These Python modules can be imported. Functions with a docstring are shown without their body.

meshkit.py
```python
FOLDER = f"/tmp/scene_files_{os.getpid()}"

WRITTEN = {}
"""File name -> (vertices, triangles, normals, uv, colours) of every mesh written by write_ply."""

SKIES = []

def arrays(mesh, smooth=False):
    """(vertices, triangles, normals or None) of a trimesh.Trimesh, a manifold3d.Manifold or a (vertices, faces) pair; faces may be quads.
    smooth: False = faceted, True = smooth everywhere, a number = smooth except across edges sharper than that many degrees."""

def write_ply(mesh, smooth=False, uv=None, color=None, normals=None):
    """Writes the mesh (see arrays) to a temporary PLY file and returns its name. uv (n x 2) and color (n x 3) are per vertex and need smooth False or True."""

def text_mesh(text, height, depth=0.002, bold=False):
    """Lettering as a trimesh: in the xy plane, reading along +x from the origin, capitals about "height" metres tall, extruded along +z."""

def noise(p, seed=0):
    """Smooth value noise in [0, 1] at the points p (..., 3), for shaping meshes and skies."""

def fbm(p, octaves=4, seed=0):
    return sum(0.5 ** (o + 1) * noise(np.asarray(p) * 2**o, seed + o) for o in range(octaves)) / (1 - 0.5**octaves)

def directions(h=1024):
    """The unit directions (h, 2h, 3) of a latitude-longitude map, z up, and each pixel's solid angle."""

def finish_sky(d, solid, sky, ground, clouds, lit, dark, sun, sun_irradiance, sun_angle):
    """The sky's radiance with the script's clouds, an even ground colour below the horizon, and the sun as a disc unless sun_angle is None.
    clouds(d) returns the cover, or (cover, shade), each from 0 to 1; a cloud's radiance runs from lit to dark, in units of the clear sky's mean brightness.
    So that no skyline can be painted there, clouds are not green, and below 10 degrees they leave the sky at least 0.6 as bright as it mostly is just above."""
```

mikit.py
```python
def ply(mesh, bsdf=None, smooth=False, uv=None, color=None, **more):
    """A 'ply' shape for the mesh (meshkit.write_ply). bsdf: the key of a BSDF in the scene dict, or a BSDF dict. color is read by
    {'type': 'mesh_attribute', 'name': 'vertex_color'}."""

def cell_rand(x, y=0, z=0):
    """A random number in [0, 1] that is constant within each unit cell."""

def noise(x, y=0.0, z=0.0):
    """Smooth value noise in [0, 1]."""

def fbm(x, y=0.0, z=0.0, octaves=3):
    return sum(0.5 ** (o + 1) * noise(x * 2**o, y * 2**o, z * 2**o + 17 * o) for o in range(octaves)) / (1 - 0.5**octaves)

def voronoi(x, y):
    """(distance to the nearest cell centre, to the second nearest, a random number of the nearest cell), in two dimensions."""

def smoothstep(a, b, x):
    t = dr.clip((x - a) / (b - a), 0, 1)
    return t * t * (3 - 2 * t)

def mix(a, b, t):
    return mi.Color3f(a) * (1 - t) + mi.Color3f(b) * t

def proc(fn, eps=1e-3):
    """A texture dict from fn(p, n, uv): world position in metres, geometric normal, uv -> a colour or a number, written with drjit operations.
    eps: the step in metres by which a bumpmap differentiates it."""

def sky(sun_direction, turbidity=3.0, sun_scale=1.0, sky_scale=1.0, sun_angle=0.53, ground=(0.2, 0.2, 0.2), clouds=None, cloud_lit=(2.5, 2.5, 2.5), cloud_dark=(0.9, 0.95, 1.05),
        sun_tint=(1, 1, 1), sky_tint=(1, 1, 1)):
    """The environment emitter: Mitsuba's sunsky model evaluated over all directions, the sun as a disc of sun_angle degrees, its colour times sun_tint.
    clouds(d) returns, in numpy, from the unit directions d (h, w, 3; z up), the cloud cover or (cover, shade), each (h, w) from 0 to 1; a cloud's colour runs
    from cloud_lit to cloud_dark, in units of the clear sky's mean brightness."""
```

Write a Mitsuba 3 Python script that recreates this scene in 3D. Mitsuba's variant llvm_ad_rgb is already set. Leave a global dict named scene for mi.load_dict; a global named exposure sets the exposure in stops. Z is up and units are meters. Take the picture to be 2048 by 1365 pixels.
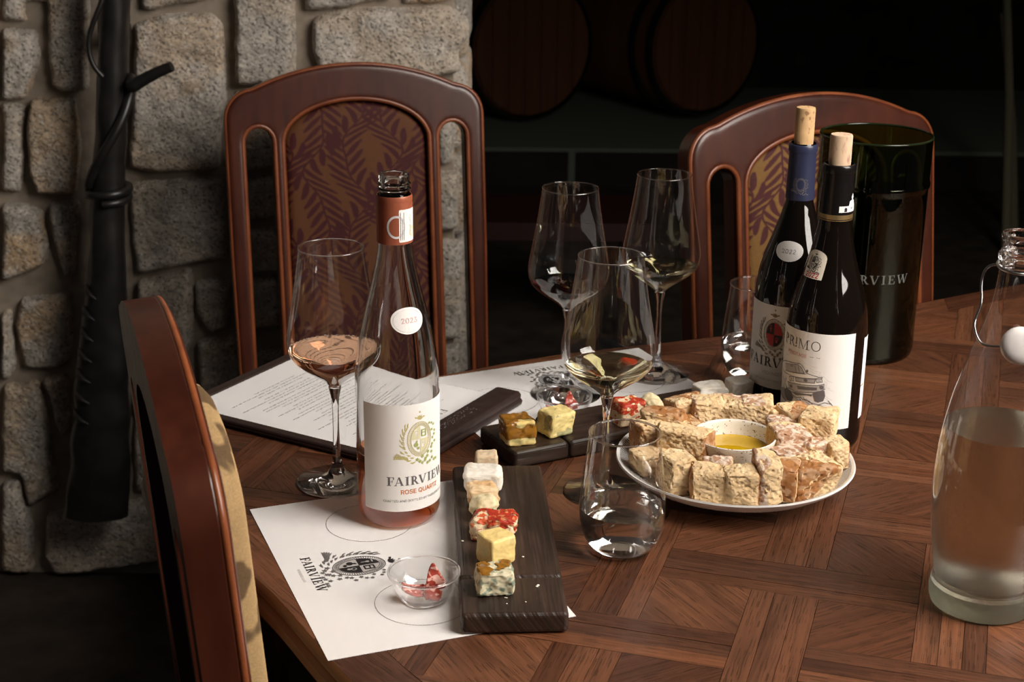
import math, random
import numpy as np, trimesh, shapely, drjit as dr, mitsuba as mi
from shapely import Polygon, LineString, Point, box
from shapely.ops import unary_union
from shapely import affinity
from scipy.spatial import Delaunay
from scipy.interpolate import splprep, splev, PchipInterpolator
import mikit, meshkit
from mikit import proc, noise, fbm, cell_rand, smoothstep, mix

T = mi.ScalarTransform4f
random.seed(7); rng = np.random.default_rng(7)
scene, labels = {}, {}

# ------------------------------------------------------------------ camera, light, exposure
TZ = 0.75                                   # table top
pitch, roll, focal = 0.3299, 0.0099, 3153.7
fwd = np.array([0, math.cos(pitch), -math.sin(pitch)])
up0 = np.array([0, math.sin(pitch), math.cos(pitch)])
upv = -math.sin(roll) * np.array([1, 0, 0]) + math.cos(roll) * up0
EYE = np.array([0, 0, TZ + 0.6408])
scene['camera'] = dict(type='thinlens', fov=2 * math.degrees(math.atan(1024 / focal)), fov_axis='x', aperture_radius=0.0020, focus_distance=1.46,
                       to_world=T().look_at(origin=EYE.tolist(), target=(EYE + fwd).tolist(), up=upv.tolist()), near_clip=0.05, far_clip=50)
exposure = 0.0
LIGHT = np.array([1.15, 0.80, 1.88])        # unseen soft light panel, placed out of view to light table and wall
scene['ambient_fill'] = dict(type='constant', radiance={'type': 'rgb', 'value': [0.030, 0.027, 0.025]})  # added faint fill light, even from every side
def light_panel():
    aim = np.array([-0.1, 1.6, 0.8])
    scene['unseen_light_1'] = dict(type='rectangle', to_world=T().look_at(origin=LIGHT.tolist(), target=aim.tolist(), up=[0, 0, 1]) @ T().scale([0.45, 0.70, 1]),
                             emitter={'type': 'area', 'radiance': {'type': 'rgb', 'value': [13.1, 12.1, 11.0]}})
    labels['unseen_light_1'] = dict(kind='structure', label='unseen light panel, out of view above the right side of the table, placed to light it')
light_panel()

# ------------------------------------------------------------------ helpers
def add(key, mesh, bsdf, smooth=False, uv=None, M=None, **kw):
    d = mikit.ply(mesh, bsdf, smooth, uv=uv, **kw)
    if M is not None: d['to_world'] = T(np.asarray(M, float).tolist())
    scene[key] = d
    return d
def reuse(key, d, M=None, bsdf=None):
    d = dict(d)
    if M is not None: d['to_world'] = T(np.asarray(M, float).tolist())
    if bsdf: d['bsdf'] = {'type': 'ref', 'id': bsdf}
    scene[key] = d
def tag(key, label, cat=None, group=None, kind=None):
    d = {'label': label}
    if cat: d['category'] = cat
    if group: d['group'] = group
    if kind: d['kind'] = kind
    labels[key] = d
def num(base, i): return base if i == 0 else '%s_%03d' % (base, i)
def move(x, y, z, rz=0.0, rx=0.0, ry=0.0):
    return np.array((T().translate([x, y, z]) @ T().rotate([0, 0, 1], math.degrees(rz)) @ T().rotate([1, 0, 0], math.degrees(rx)) @ T().rotate([0, 1, 0], math.degrees(ry))).matrix)
def cat(*ms): return trimesh.util.concatenate(list(ms))
def tri(v, f): return trimesh.Trimesh(np.asarray(v, float), np.asarray(f), process=False)
def lathe(prof, n=64, fine=0, closed=False):
    p = np.array(prof, float)
    if fine:
        t = np.r_[0, np.cumsum(np.linalg.norm(np.diff(p, axis=0), axis=1))]
        q = np.linspace(0, t[-1], fine)
        p = np.stack([PchipInterpolator(t, p[:, 0])(q), PchipInterpolator(t, p[:, 1])(q)], 1)
    a = np.arange(n) * 2 * np.pi / n
    v = np.stack([p[:, None, 0] * np.cos(a), p[:, None, 0] * np.sin(a), np.repeat(p[:, 1:2], n, 1)], -1).reshape(-1, 3)
    m = len(p); f = []
    i, j = np.meshgrid(np.arange(m if closed else m - 1), np.arange(n), indexing='ij')
    i2, j2 = (i + 1) % m, (j + 1) % n
    q = np.stack([i * n + j, i * n + j2, i2 * n + j2, i2 * n + j], -1).reshape(-1, 4)
    f = np.vstack([q[:, [0, 1, 2]], q[:, [0, 2, 3]]])
    ms = tri(v, f); ms.merge_vertices(); ms.update_faces(ms.nondegenerate_faces()); ms.remove_unreferenced_vertices()
    return ms
def outward(m):                              # lathes run bottom -> top on the outside: normals point out
    if m.volume < 0: m.invert()
    return m
def tube(pts, rad, sides=8, closed=False, caps=True):
    p = np.asarray(pts, float); n = len(p)
    r = np.broadcast_to(rad, (n,))
    t = (np.roll(p, -1, 0) - np.roll(p, 1, 0)) if closed else np.gradient(p, axis=0)
    t /= np.linalg.norm(t, axis=1, keepdims=True) + 1e-12
    a0 = np.cross(t[0], [0.31, 0.17, 0.93]); a0 /= np.linalg.norm(a0); A = []
    for k in range(n):
        a0 = a0 - t[k] * (a0 @ t[k]); a0 /= np.linalg.norm(a0); A.append(a0)
    A = np.array(A); B = np.cross(t, A); g = np.arange(sides) * 2 * np.pi / sides
    v = p[:, None] + r[:, None, None] * (np.cos(g)[None, :, None] * A[:, None] + np.sin(g)[None, :, None] * B[:, None])
    v = v.reshape(-1, 3); m = n if closed else n - 1
    i, j = np.meshgrid(np.arange(m), np.arange(sides), indexing='ij')
    q = np.stack([i * sides + j, i * sides + (j + 1) % sides, ((i + 1) % n) * sides + (j + 1) % sides, ((i + 1) % n) * sides + j], -1).reshape(-1, 4)
    f = np.vstack([q[:, [0, 1, 2]], q[:, [0, 2, 3]]])
    if not closed and caps:
        k = len(v); v = np.vstack([v, p[:1], p[-1:]]); s = np.arange(sides)
        f = np.vstack([f, np.stack([(s + 1) % sides, s, 0 * s + k], 1), np.stack([(n - 1) * sides + s, (n - 1) * sides + (s + 1) % sides, 0 * s + k + 1], 1)])
    return tri(v, f)
def spline(pts, n, per=False):
    p = np.asarray(pts, float)
    if per: p = np.vstack([p, p[:1]])
    tck, _ = splprep(p.T, s=0, per=per, k=3)
    return np.stack(splev(np.linspace(0, 1, n, endpoint=not per), tck), 1)
def rbox(w, d, h, r=0.003, seg=2):            # rounded box, centred
    import manifold3d as m3
    s = m3.Manifold.sphere(r, 8 if seg < 3 else 16)
    parts = [s.translate([sx * (w / 2 - r), sy * (d / 2 - r), sz * (h / 2 - r)]) for sx in (-1, 1) for sy in (-1, 1) for sz in (-1, 1)]
    q = m3.Manifold.batch_hull(parts).to_mesh()
    return tri(q.vert_properties[:, :3], q.tri_verts)
def pillow(poly, depth, rnd, amp=0.0, freq=60, step=0.006, seed=0, dome=0.0, own=False):
    """a heightfield cushion over a polygon: (x, y, h)."""
    per = poly.length; b = []
    for ring in [poly.exterior, *poly.interiors]:
        k = max(8, int(ring.length / step)); b += list(ring.coords)[:-1] if own else [ring.interpolate(s, normalized=True).coords[0] for s in np.arange(k) / k]
    for ins in (rnd * 0.12, rnd * 0.4, rnd * .7, rnd):
        q = poly.buffer(-ins)
        for g in getattr(q, 'geoms', [q]):
            if g.is_empty: continue
            for ring in [g.exterior, *g.interiors]:
                k = max(6, int(ring.length / step)); b += [ring.interpolate(s, normalized=True).coords[0] for s in np.arange(k) / k]
    x0, y0, x1, y1 = poly.bounds
    gx, gy = np.meshgrid(np.arange(x0, x1, step), np.arange(y0, y1, step)); gx = gx + (np.arange(gx.shape[0]) % 2)[:, None] * step / 2
    g = np.stack([gx.ravel(), gy.ravel()], 1)
    inner = poly.buffer(-rnd - step * 0.4)
    g = g[shapely.contains_xy(inner, g[:, 0], g[:, 1])]
    P = np.vstack([np.array(b), g]); P = np.unique(np.round(P, 6), axis=0)
    D = Delaunay(P).simplices
    c = P[D].mean(1); D = D[shapely.contains_xy(poly, c[:, 0], c[:, 1])]
    dist = shapely.distance(shapely.points(P), poly.boundary)
    t = np.clip(dist / rnd, 0, 1); h = depth * np.sqrt(np.clip(1 - (1 - t) ** 2, 0, 1))
    if dome: h = h + dome * (1 - np.exp(-dist / (4 * rnd)))
    if amp:
        q = np.c_[P, np.full(len(P), seed * 3.1)]
        h = h + amp * (meshkit.fbm(q * freq, 4, seed) - 0.5) * np.clip(dist / (rnd * 0.5), 0.15, 1)
    a, b_, c_ = P[D[:, 0]], P[D[:, 1]], P[D[:, 2]]
    flip = np.cross(b_ - a, c_ - a) < 0; D[flip] = D[flip][:, ::-1]
    return np.c_[P, h], D
def polymesh(poly, edge=None):
    out = []
    for g in getattr(poly, 'geoms', [poly]):
        if g.is_empty or g.area < 1e-10: continue
        v, f = trimesh.creation.triangulate_polygon(g, engine='earcut')
        out.append(tri(np.c_[v, np.zeros(len(v))], f))
    m = cat(*out)
    if edge:
        v, f = trimesh.remesh.subdivide_to_size(m.vertices, m.faces, edge, max_iter=12); m = tri(v, f)
    return m
def lift(poly, mapper, edge=None, uvs=False):
    m = polymesh(poly, edge); v = mapper(m.vertices[:, 0], m.vertices[:, 1])
    return tri(v, m.faces)
def flat(o, ex, ey, z):
    o, ex, ey = np.array(o, float), np.array(ex, float), np.array(ey, float)
    return lambda s, t: np.c_[o[0] + s * ex[0] + t * ey[0], o[1] + s * ex[1] + t * ey[1], np.full(len(s), z)]
def around(x, y, phi0, R, off):               # wraps (s, t) on an upright lathe of profile R(z); t is height
    base = math.atan2(-y, -x) + phi0
    Rf = R if callable(R) else (lambda z: np.full(np.shape(z), R))
    r0 = None
    def f(s, t, z0=TZ):
        r = Rf(t) + off; a = base + s / (Rf(t))
        return np.c_[x + r * np.cos(a), y + r * np.sin(a), z0 + t]
    return f
# lettering: a serif face drawn from strokes (capital height 1)
def quad(a, b, w0, w1=None):
    w1 = w1 or w0
    return Polygon([(a[0] - w0 / 2, a[1]), (a[0] + w0 / 2, a[1]), (b[0] + w1 / 2, b[1]), (b[0] - w1 / 2, b[1])])
def serif_glyph(c, T_=0.19, t=0.07, s=0.055):
    S = lambda x0, x1, y: box(x0, y, x1, y + s)
    st = lambda x: box(x, 0, x + T_, 1)
    if c == 'I': return [st(.13), S(0, .45, 0), S(0, .45, 1 - s)], .45
    if c in 'FE':
        g = [st(.13), S(0, .45, 0), box(0, 1 - s, .78, 1), box(.3, .47, .6, .53), box(.56, .36, .62, .64), Polygon([(.72, .7), (.78, .7), (.78, 1), (.66, 1)])]
        if c == 'E': g += [box(0, 0, .82, s), Polygon([(.76, .3), (.82, .3), (.82, 0), (.7, 0)])]
        return g, .82 if c == 'F' else .88
    if c == 'A': return [quad((.14, 0), (.5, 1), t), quad((.86, 0), (.5, 1), T_, T_ * .9), box(.27, .3, .74, .3 + t), S(0, .3, 0), S(.64, 1.04, 0)], 1.04
    if c == 'V': return [quad((.5, 0), (.16, 1), T_ * .9, T_), quad((.53, 0), (.9, 1), t), S(0, .38, 1 - s), S(.74, 1.04, 1 - s)], 1.04
    if c == 'W': return [quad((.42, 0), (.15, 1), T_ * .85, T_), quad((.45, 0), (.76, 1), t), quad((1.0, 0), (.74, 1), T_ * .85, T_), quad((1.03, 0), (1.33, 1), t), S(0, .36, 1 - s), S(.58, .92, 1 - s), S(1.2, 1.46, 1 - s)], 1.46
    if c in 'RP':
        el = affinity.translate(affinity.scale(Point(0, 0).buffer(1, 16), .34, .28), .36, .72).difference(affinity.translate(affinity.scale(Point(0, 0).buffer(1, 16), .17, .215), .34, .72))
        g = [st(.13), S(0, .45, 0), S(0, .4, 1 - s), el.intersection(box(.3, 0, 1, 1))]
        if c == 'R': g += [quad((.8, 0), (.45, .5), T_), S(.66, .98, 0)]
        return g, .98 if c == 'R' else .74
    if c == 'M': return [quad((.13, 0), (.18, 1), t), quad((.62, 0), (.2, 1), T_ * .8, T_), quad((.62, 0), (1.04, 1), t), box(1.0, 0, 1.0 + T_, 1), S(0, .3, 0), S(.86, 1.32, 0), S(.03, .25, 1 - s), S(1.0, 1.32, 1 - s)], 1.32
    if c == 'O': return [affinity.translate(affinity.scale(Point(0, 0).buffer(1, 24), .47, .51), .47, .5).difference(affinity.translate(affinity.scale(Point(0, 0).buffer(1, 24), .47 - T_ * .8, .455), .47, .5))], .94
    return [], .35
def serif(word, h, gap=.12, **k):
    x, out, last = 0, [], ''
    for c in word:
        x += {'RV': -.20, 'FA': -.16, 'EW': -.05, 'AI': -.02}.get(last + c, 0); last = c
        g, w = serif_glyph(c, **k); out.append(affinity.translate(unary_union(g), x)) if g else None; x += w + gap
    p = unary_union([o.buffer(0) for o in out]); x -= gap
    return affinity.scale(affinity.translate(p, -x / 2), h, h, origin=(0, 0)), x * h      # centred on x
def plain(text, h, bold=False):                # plain lettering as a flat triangle set (v2, f), centred on x
    m = meshkit.text_mesh(text, h, 0.001, bold); up = m.face_normals[:, 2] > 0.9
    m.update_faces(up); m.remove_unreferenced_vertices(); v = m.vertices.copy(); v[:, 0] -= (v[:, 0].min() + v[:, 0].max()) / 2
    return tri(v, m.faces)
def liftmesh(m, mapper, dx=0, dy=0): return tri(mapper(m.vertices[:, 0] + dx, m.vertices[:, 1] + dy), m.faces)
# a heraldic oval between wheat ears and vine leaves, height about 1: groups of polygons by tone
def leaf(x, y, L, W, a):
    p = Polygon([(0, 0), (L * .3, W / 2), (L * .7, W * .4), (L, 0), (L * .7, -W * .4), (L * .3, -W / 2)])
    return affinity.translate(affinity.rotate(p, math.degrees(a), origin=(0, 0)), x, y)
def vine(x, y, r, a):
    pts = []
    for k in range(10):
        rr = r * (1 if k % 2 == 0 else .5); g = a + k * math.pi / 5; pts.append((x + rr * math.cos(g), y + rr * math.sin(g)))
    return Polygon(pts)
def crest():
    el = lambda a, b: affinity.scale(Point(0, 0).buffer(1, 32), a, b)
    ring = el(.30, .40).difference(el(.285, .385)).union(el(.225, .315).difference(el(.21, .30)))
    for k in range(60):
        g = k * math.pi / 30; ring = ring.union(LineString([(.235 * math.cos(g), .325 * math.sin(g)), (.28 * math.cos(g + .06), .375 * math.sin(g + .06))]).buffer(.006))
    field = el(.21, .30)
    dark = field.intersection(unary_union([box(-.3, 0, 0, .4), box(0, -.4, .3, 0)]))
    cut = unary_union([Point(-.09, .15).buffer(.03), LineString([(-.09, .15), (-.09, .06)]).buffer(.012), LineString([(-.13, .22), (-.07, .22)]).buffer(.012), Point(.08, -.1).buffer(.045).difference(Point(.08, -.1).buffer(.025)), Point(.07, -.17).buffer(.03)])
    dark = dark.difference(cut)
    deco = unary_union([LineString([(.04, .2), (.14, .2), (.14, .06), (.04, .06), (.04, .2)]).buffer(.012), LineString([(.04, .14), (.14, .14)]).buffer(.01), Point(-.1, -.12).buffer(.05), leaf(-.1, -.08, .07, .04, 1.1), Point(-.05, -.2).buffer(.03)])
    ears = []
    for e in range(5):
        a0, L = 3.9 - .42 * e, .16 + .05 * e
        for k in range(9):
            g = 4.45 - .23 * k - .05 * e; rr = .37 + .035 * (e % 3) + (.05 if k < 4 else 0) * (3 - e) * .5
            ears.append(leaf(rr * .98 * math.cos(g), rr * 1.2 * math.sin(g), .085, .026, g - 1.2 + .3 * (e % 2)))
    for e in range(4):
        x0, y0, g = -.2, -.5 + .03 * e, 2.6 + .17 * e
        for k in range(7):
            d = .08 + .045 * k
            ears += [leaf(x0 + d * math.cos(g), y0 + d * math.sin(g), .06, .02, g + .45), leaf(x0 + d * math.cos(g), y0 + d * math.sin(g), .06, .02, g - .45)]
    vines = []
    for k in range(17):
        g = -1.75 + .16 * k; rr = .40 + .05 * math.sin(k * 2.3)
        vines.append(vine(rr * math.cos(g) * (1.0 if k > 3 else 1.05), rr * 1.18 * math.sin(g), .052 - .001 * k, g * 2.1))
    for k in range(7): vines.append(vine(.05 + .07 * k, -.56 + .045 * math.sin(k * 2), .045, k))
    crown = [Point(-.1, .50).buffer(.02), Point(.1, .50).buffer(.02), Point(0, .62).buffer(.022)] + [leaf(0, .44, .12, .035, math.pi / 2 + .45 * k) for k in (-2, -1, 0, 1, 2)]
    return dict(ring=ring, dark=dark, field=field, deco=deco, ears=unary_union(ears), vines=unary_union(vines), crown=unary_union(crown))
CREST = crest()
def scaled(p, h, dx=0, dy=0): return affinity.translate(affinity.scale(p, h, h, origin=(0, 0)), dx, dy)

# ------------------------------------------------------------------ materials
def rgb(*c): return {'type': 'rgb', 'value': list(c)}
def pr(base, rough=0.5, spec=0.5, metal=0.0, coat=0.0, **k):
    b = rgb(*base) if isinstance(base, (tuple, list)) else base
    d = {'type': 'principled', 'base_color': b, 'roughness': rough, 'metallic': metal, 'clearcoat': coat, **k}
    if metal == 0: d['specular'] = spec
    return d
def two(d): return {'type': 'twosided', 'bsdf': d}
def bump(d, fn, scale=1.0, eps=1e-3): return {'type': 'bumpmap', 'tex': proc(fn, eps), 'scale': scale, 'bsdf': d}

def wood_fn(p, n, uv):                        # uv: along the grain / across, metres; the plank's number sits in v / 10
    k = dr.floor(uv.y * 0.1 + 0.5); v = uv.y - 10 * k; u = uv.x
    tone = cell_rand(k, 3); hue = cell_rand(k, 9)
    wob = 0.012 * fbm(u * 6 + k * 7, v * 14, 0, 2)
    g1 = fbm(u * 3 + k * 13, (v + wob) * 110, 0.5, 4)
    g2 = fbm(u * 10 + k * 5, (v + wob) * 420, 0, 3)
    pore = smoothstep(0.66, 0.78, noise(u * 60 + k * 3, v * 1500, 1))
    stain = smoothstep(0.5, 0.85, fbm(u * 9 + k * 31, v * 22, 4, 3))
    base = mix((0.048, 0.0145, 0.0068), (0.175, 0.064, 0.028), dr.clip(0.05 + 0.80 * tone + 0.8 * (g1 - 0.5), 0, 1))
    base = mix(base, (0.15, 0.066, 0.036), 0.35 * hue)
    base = base * (0.62 + 0.62 * g2) * (1 - 0.45 * pore)
    return mix(base, (0.028, 0.010, 0.006), 0.55 * stain * stain)
scene['m_table_wood'] = pr(proc(wood_fn), 0.38, 0.35)
def edge_wood(p, n, uv):
    g = fbm(p.x * 8, p.y * 8, p.z * 160, 4)
    return mix((0.05, 0.014, 0.006), (0.15, 0.055, 0.02), g)
scene['m_edge_wood'] = pr(proc(edge_wood), 0.33, 0.45)
def mahog(p, n, uv):
    g = fbm(p.x * 24, p.y * 24, p.z * 6, 4); s = fbm(p.x * 90, p.y * 90, p.z * 12, 3); w = smoothstep(.55, .75, fbm(p.x * 9, p.y * 9, p.z * 9, 3))
    return mix((0.022, 0.0042, 0.0022), (0.088, 0.020, 0.0085), dr.clip(0.6 * g + .5 * s - 0.05, 0, 1)) * (1 - .3 * w)
scene['m_chair_wood'] = pr(proc(mahog), 0.28, 0.5, coat=0.15)
def mahog_edge(p, n, uv):
    g = fbm(p.x * 40, p.y * 40, p.z * 20, 3)
    return mix((0.10, 0.021, 0.0075), (0.30, 0.085, 0.025), g)
scene['m_chair_edge'] = pr(proc(mahog_edge), 0.3, 0.5, coat=0.2)
def leaves(base, figure, sheen):
    def fn(p, n, uv):
        P, L, W = 0.058, 0.0150, 0.031
        m = mi.Float(0); c0 = dr.floor(uv.x / P)
        for dc in (-1, 0, 1):                      # sprigs of the neighbouring rows grow into this one
            c = c0 + dc; k = cell_rand(c, 5)
            y = uv.y + 0.09 * k; sgn = dr.select(cell_rand(c, 8) > .5, 1.0, -1.0)
            x = uv.x - (c + .5) * P - 0.017 * dr.sin(y * 42) - 0.005 * dr.sin(y * 90 + k * 6)
            d = dr.abs(x)
            a = (y * sgn - d * 0.85) / L + dr.select(x > 0, 0.5, 0.0)
            ph = dr.abs(a - dr.floor(a) - .5)
            t = dr.clip(d / W, 0, 1)
            w = 0.36 * dr.sqrt(dr.clip(1 - dr.square(2 * t - 1), 0, 1)) * dr.select(d < W, 1.0, 0.0)
            m = dr.maximum(m, dr.maximum(smoothstep(0.0, 0.07, w - ph), smoothstep(.0022, .0014, d)))
        q = fbm(uv.x * 1500, uv.y * 1500, 0, 2)
        return mix(base, figure, m) * (0.75 + 0.5 * q)
    return fn
scene['m_burgundy_fabric'] = pr(proc(leaves((0.105, 0.037, 0.013), (0.050, 0.0085, 0.010), 0)), 0.7, 0.25, sheen=0.3)
scene['m_gold_fabric'] = pr(proc(leaves((0.17, 0.085, 0.022), (0.060, 0.013, 0.014), 0)), 0.7, 0.25, sheen=0.3)
def tan_fn(p, n, uv):
    q = fbm(p.x * 900, p.y * 900, p.z * 900, 2); s = smoothstep(.58, .66, fbm(p.x * 30, p.y * 30, p.z * 22, 3))
    return mix((0.33, 0.215, 0.10), (0.045, 0.024, 0.012), .8 * s) * (.7 + .6 * q)
scene['m_tan_fabric'] = pr(proc(tan_fn), 0.8, 0.2, sheen=0.4)
def stone_fn(p, n, uv):
    k = uv.x; warm = cell_rand(k, 1); tone = cell_rand(k, 2)
    g = fbm(p.x * 70 + k * 9, p.y * 70, p.z * 70, 3); rx, rz = p.x * .80 - p.z * .60, p.x * .60 + p.z * .80; sp = .6 * noise(rx * 300, p.y * 300, rz * 300) + .4 * noise(rz * 520 + 9, p.y * 520, rx * 520); sp2 = .5 * noise(rz * 230 + 40, p.y * 230, rx * 230) + .5 * noise(rx * 420 + 70, p.y * 420, rz * 420)
    blot = smoothstep(.42, .62, fbm(p.x * 14 + k * 4, p.y * 14, p.z * 14, 3))
    base = mix((0.36, 0.325, 0.28), (0.55, 0.495, 0.43), tone)
    base = mix(base, (0.50, 0.33, 0.18), blot * (0.15 + 0.65 * warm))
    base = base * (0.55 + 0.75 * g)
    base = mix(base, (0.045, 0.040, 0.038), .75 * smoothstep(.56, .68, sp))
    return mix(base, (0.66, 0.61, 0.54), .6 * smoothstep(.58, .72, sp2))
def stone_bump(p, n, uv): return 0.0035 * fbm(p.x * 160, p.y * 160, p.z * 160, 3)
scene['m_stone'] = bump(pr(proc(stone_fn), 0.85, 0.25), stone_bump, 1.0, 5e-4)
def mortar_fn(p, n, uv): return mix((0.19, 0.155, 0.12), (0.36, 0.30, 0.24), fbm(p.x * 50, p.y * 50, p.z * 50, 4))
scene['m_mortar'] = pr(proc(mortar_fn), 0.95, 0.1)
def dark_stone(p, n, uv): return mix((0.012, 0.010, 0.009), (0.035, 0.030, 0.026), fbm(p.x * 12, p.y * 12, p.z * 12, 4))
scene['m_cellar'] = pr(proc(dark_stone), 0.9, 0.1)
scene['m_pale_mortar'] = pr((0.13, 0.15, 0.12), 0.9, 0.1)
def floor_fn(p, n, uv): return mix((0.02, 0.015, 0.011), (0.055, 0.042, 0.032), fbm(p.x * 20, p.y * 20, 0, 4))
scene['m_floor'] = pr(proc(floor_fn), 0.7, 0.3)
def iron_fn(p, n, uv): return mix((0.006, 0.0052, 0.0048), (0.017, 0.015, 0.0145), fbm(p.x * 40, p.y * 40, p.z * 40, 3))
scene['m_iron'] = pr(proc(iron_fn), 0.38, 0.5)
def board_fn(p, n, uv):
    g = fbm(uv.x * 7, uv.y * 190, 0, 4); s = fbm(uv.x * 26, uv.y * 700, 2, 3); w = smoothstep(.45, .75, fbm(uv.x * 12, uv.y * 30, 5, 3))
    return mix((0.007, 0.0042, 0.0032), (0.046, 0.026, 0.018), dr.clip(.75 * g + .5 * s - .12, 0, 1)) * (1 + .55 * w)
def board_bump(p, n, uv): return 0.0011 * fbm(uv.x * 10, uv.y * 330, 0, 3)
scene['m_board'] = bump(pr(proc(board_fn), 0.42, 0.45), board_bump, 1.0, 4e-4)
scene['m_groove'] = pr((0.006, 0.004, 0.003), 0.8, 0.1)
def leather_fn(p, n, uv): return mix((0.018, 0.009, 0.008), (0.034, 0.018, 0.015), fbm(p.x * 120, p.y * 120, p.z * 120, 3))
scene['m_leather'] = pr(proc(leather_fn), 0.45, 0.45)
scene['m_paper'] = two(pr((0.80, 0.785, 0.775), 0.75, 0.2))
scene['m_label'] = two(pr((0.82, 0.80, 0.77), 0.6, 0.3))
scene['m_cream_label'] = two(pr((0.78, 0.72, 0.60), 0.6, 0.3))
scene['m_ink'] = two(pr((0.018, 0.016, 0.017), 0.6, 0.3))
scene['m_grey_ink'] = two(pr((0.16, 0.15, 0.15), 0.6, 0.3))
scene['m_mid_ink'] = two(pr((0.42, 0.40, 0.39), 0.6, 0.3))
scene['m_pale_ink'] = two(pr((0.60, 0.58, 0.57), 0.6, 0.3))
scene['m_gold_ink'] = two(pr((0.46, 0.40, 0.17), 0.5, 0.4))
scene['m_pale_gold'] = two(pr((0.66, 0.62, 0.40), 0.5, 0.4))
scene['m_green_ink'] = two(pr((0.34, 0.38, 0.13), 0.6, 0.3))
scene['m_copper_ink'] = two(pr((0.50, 0.17, 0.06), 0.45, 0.4))
scene['m_red_ink'] = two(pr((0.42, 0.035, 0.04), 0.55, 0.3))
scene['m_pink_ink'] = two(pr((0.62, 0.36, 0.34), 0.55, 0.3))
scene['m_bronze_ink'] = two(pr((0.20, 0.15, 0.085), 0.5, 0.4))
scene['m_slate_ink'] = two(pr((0.13, 0.12, 0.12), 0.5, 0.4))
scene['m_etch'] = two(pr((0.13, 0.135, 0.12), 0.7, 0.2))
scene['m_glass'] = {'type': 'dielectric', 'int_ior': 1.5, 'ext_ior': 1.0}
scene['m_sheet'] = {'type': 'thindielectric', 'int_ior': 1.5, 'ext_ior': 1.0}
def liquid(c, ior=1.34): return {'type': 'dielectric', 'int_ior': ior, 'ext_ior': 1.0, 'specular_transmittance': rgb(*c)}
scene['m_water'] = liquid((0.97, 0.98, 0.97))
scene['m_rose'] = liquid((0.95, 0.74, 0.60), 1.16)
scene['m_rose_deep'] = {'type': 'thindielectric', 'int_ior': 1.2, 'ext_ior': 1.0, 'specular_transmittance': rgb(0.93, 0.60, 0.42)}
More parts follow.
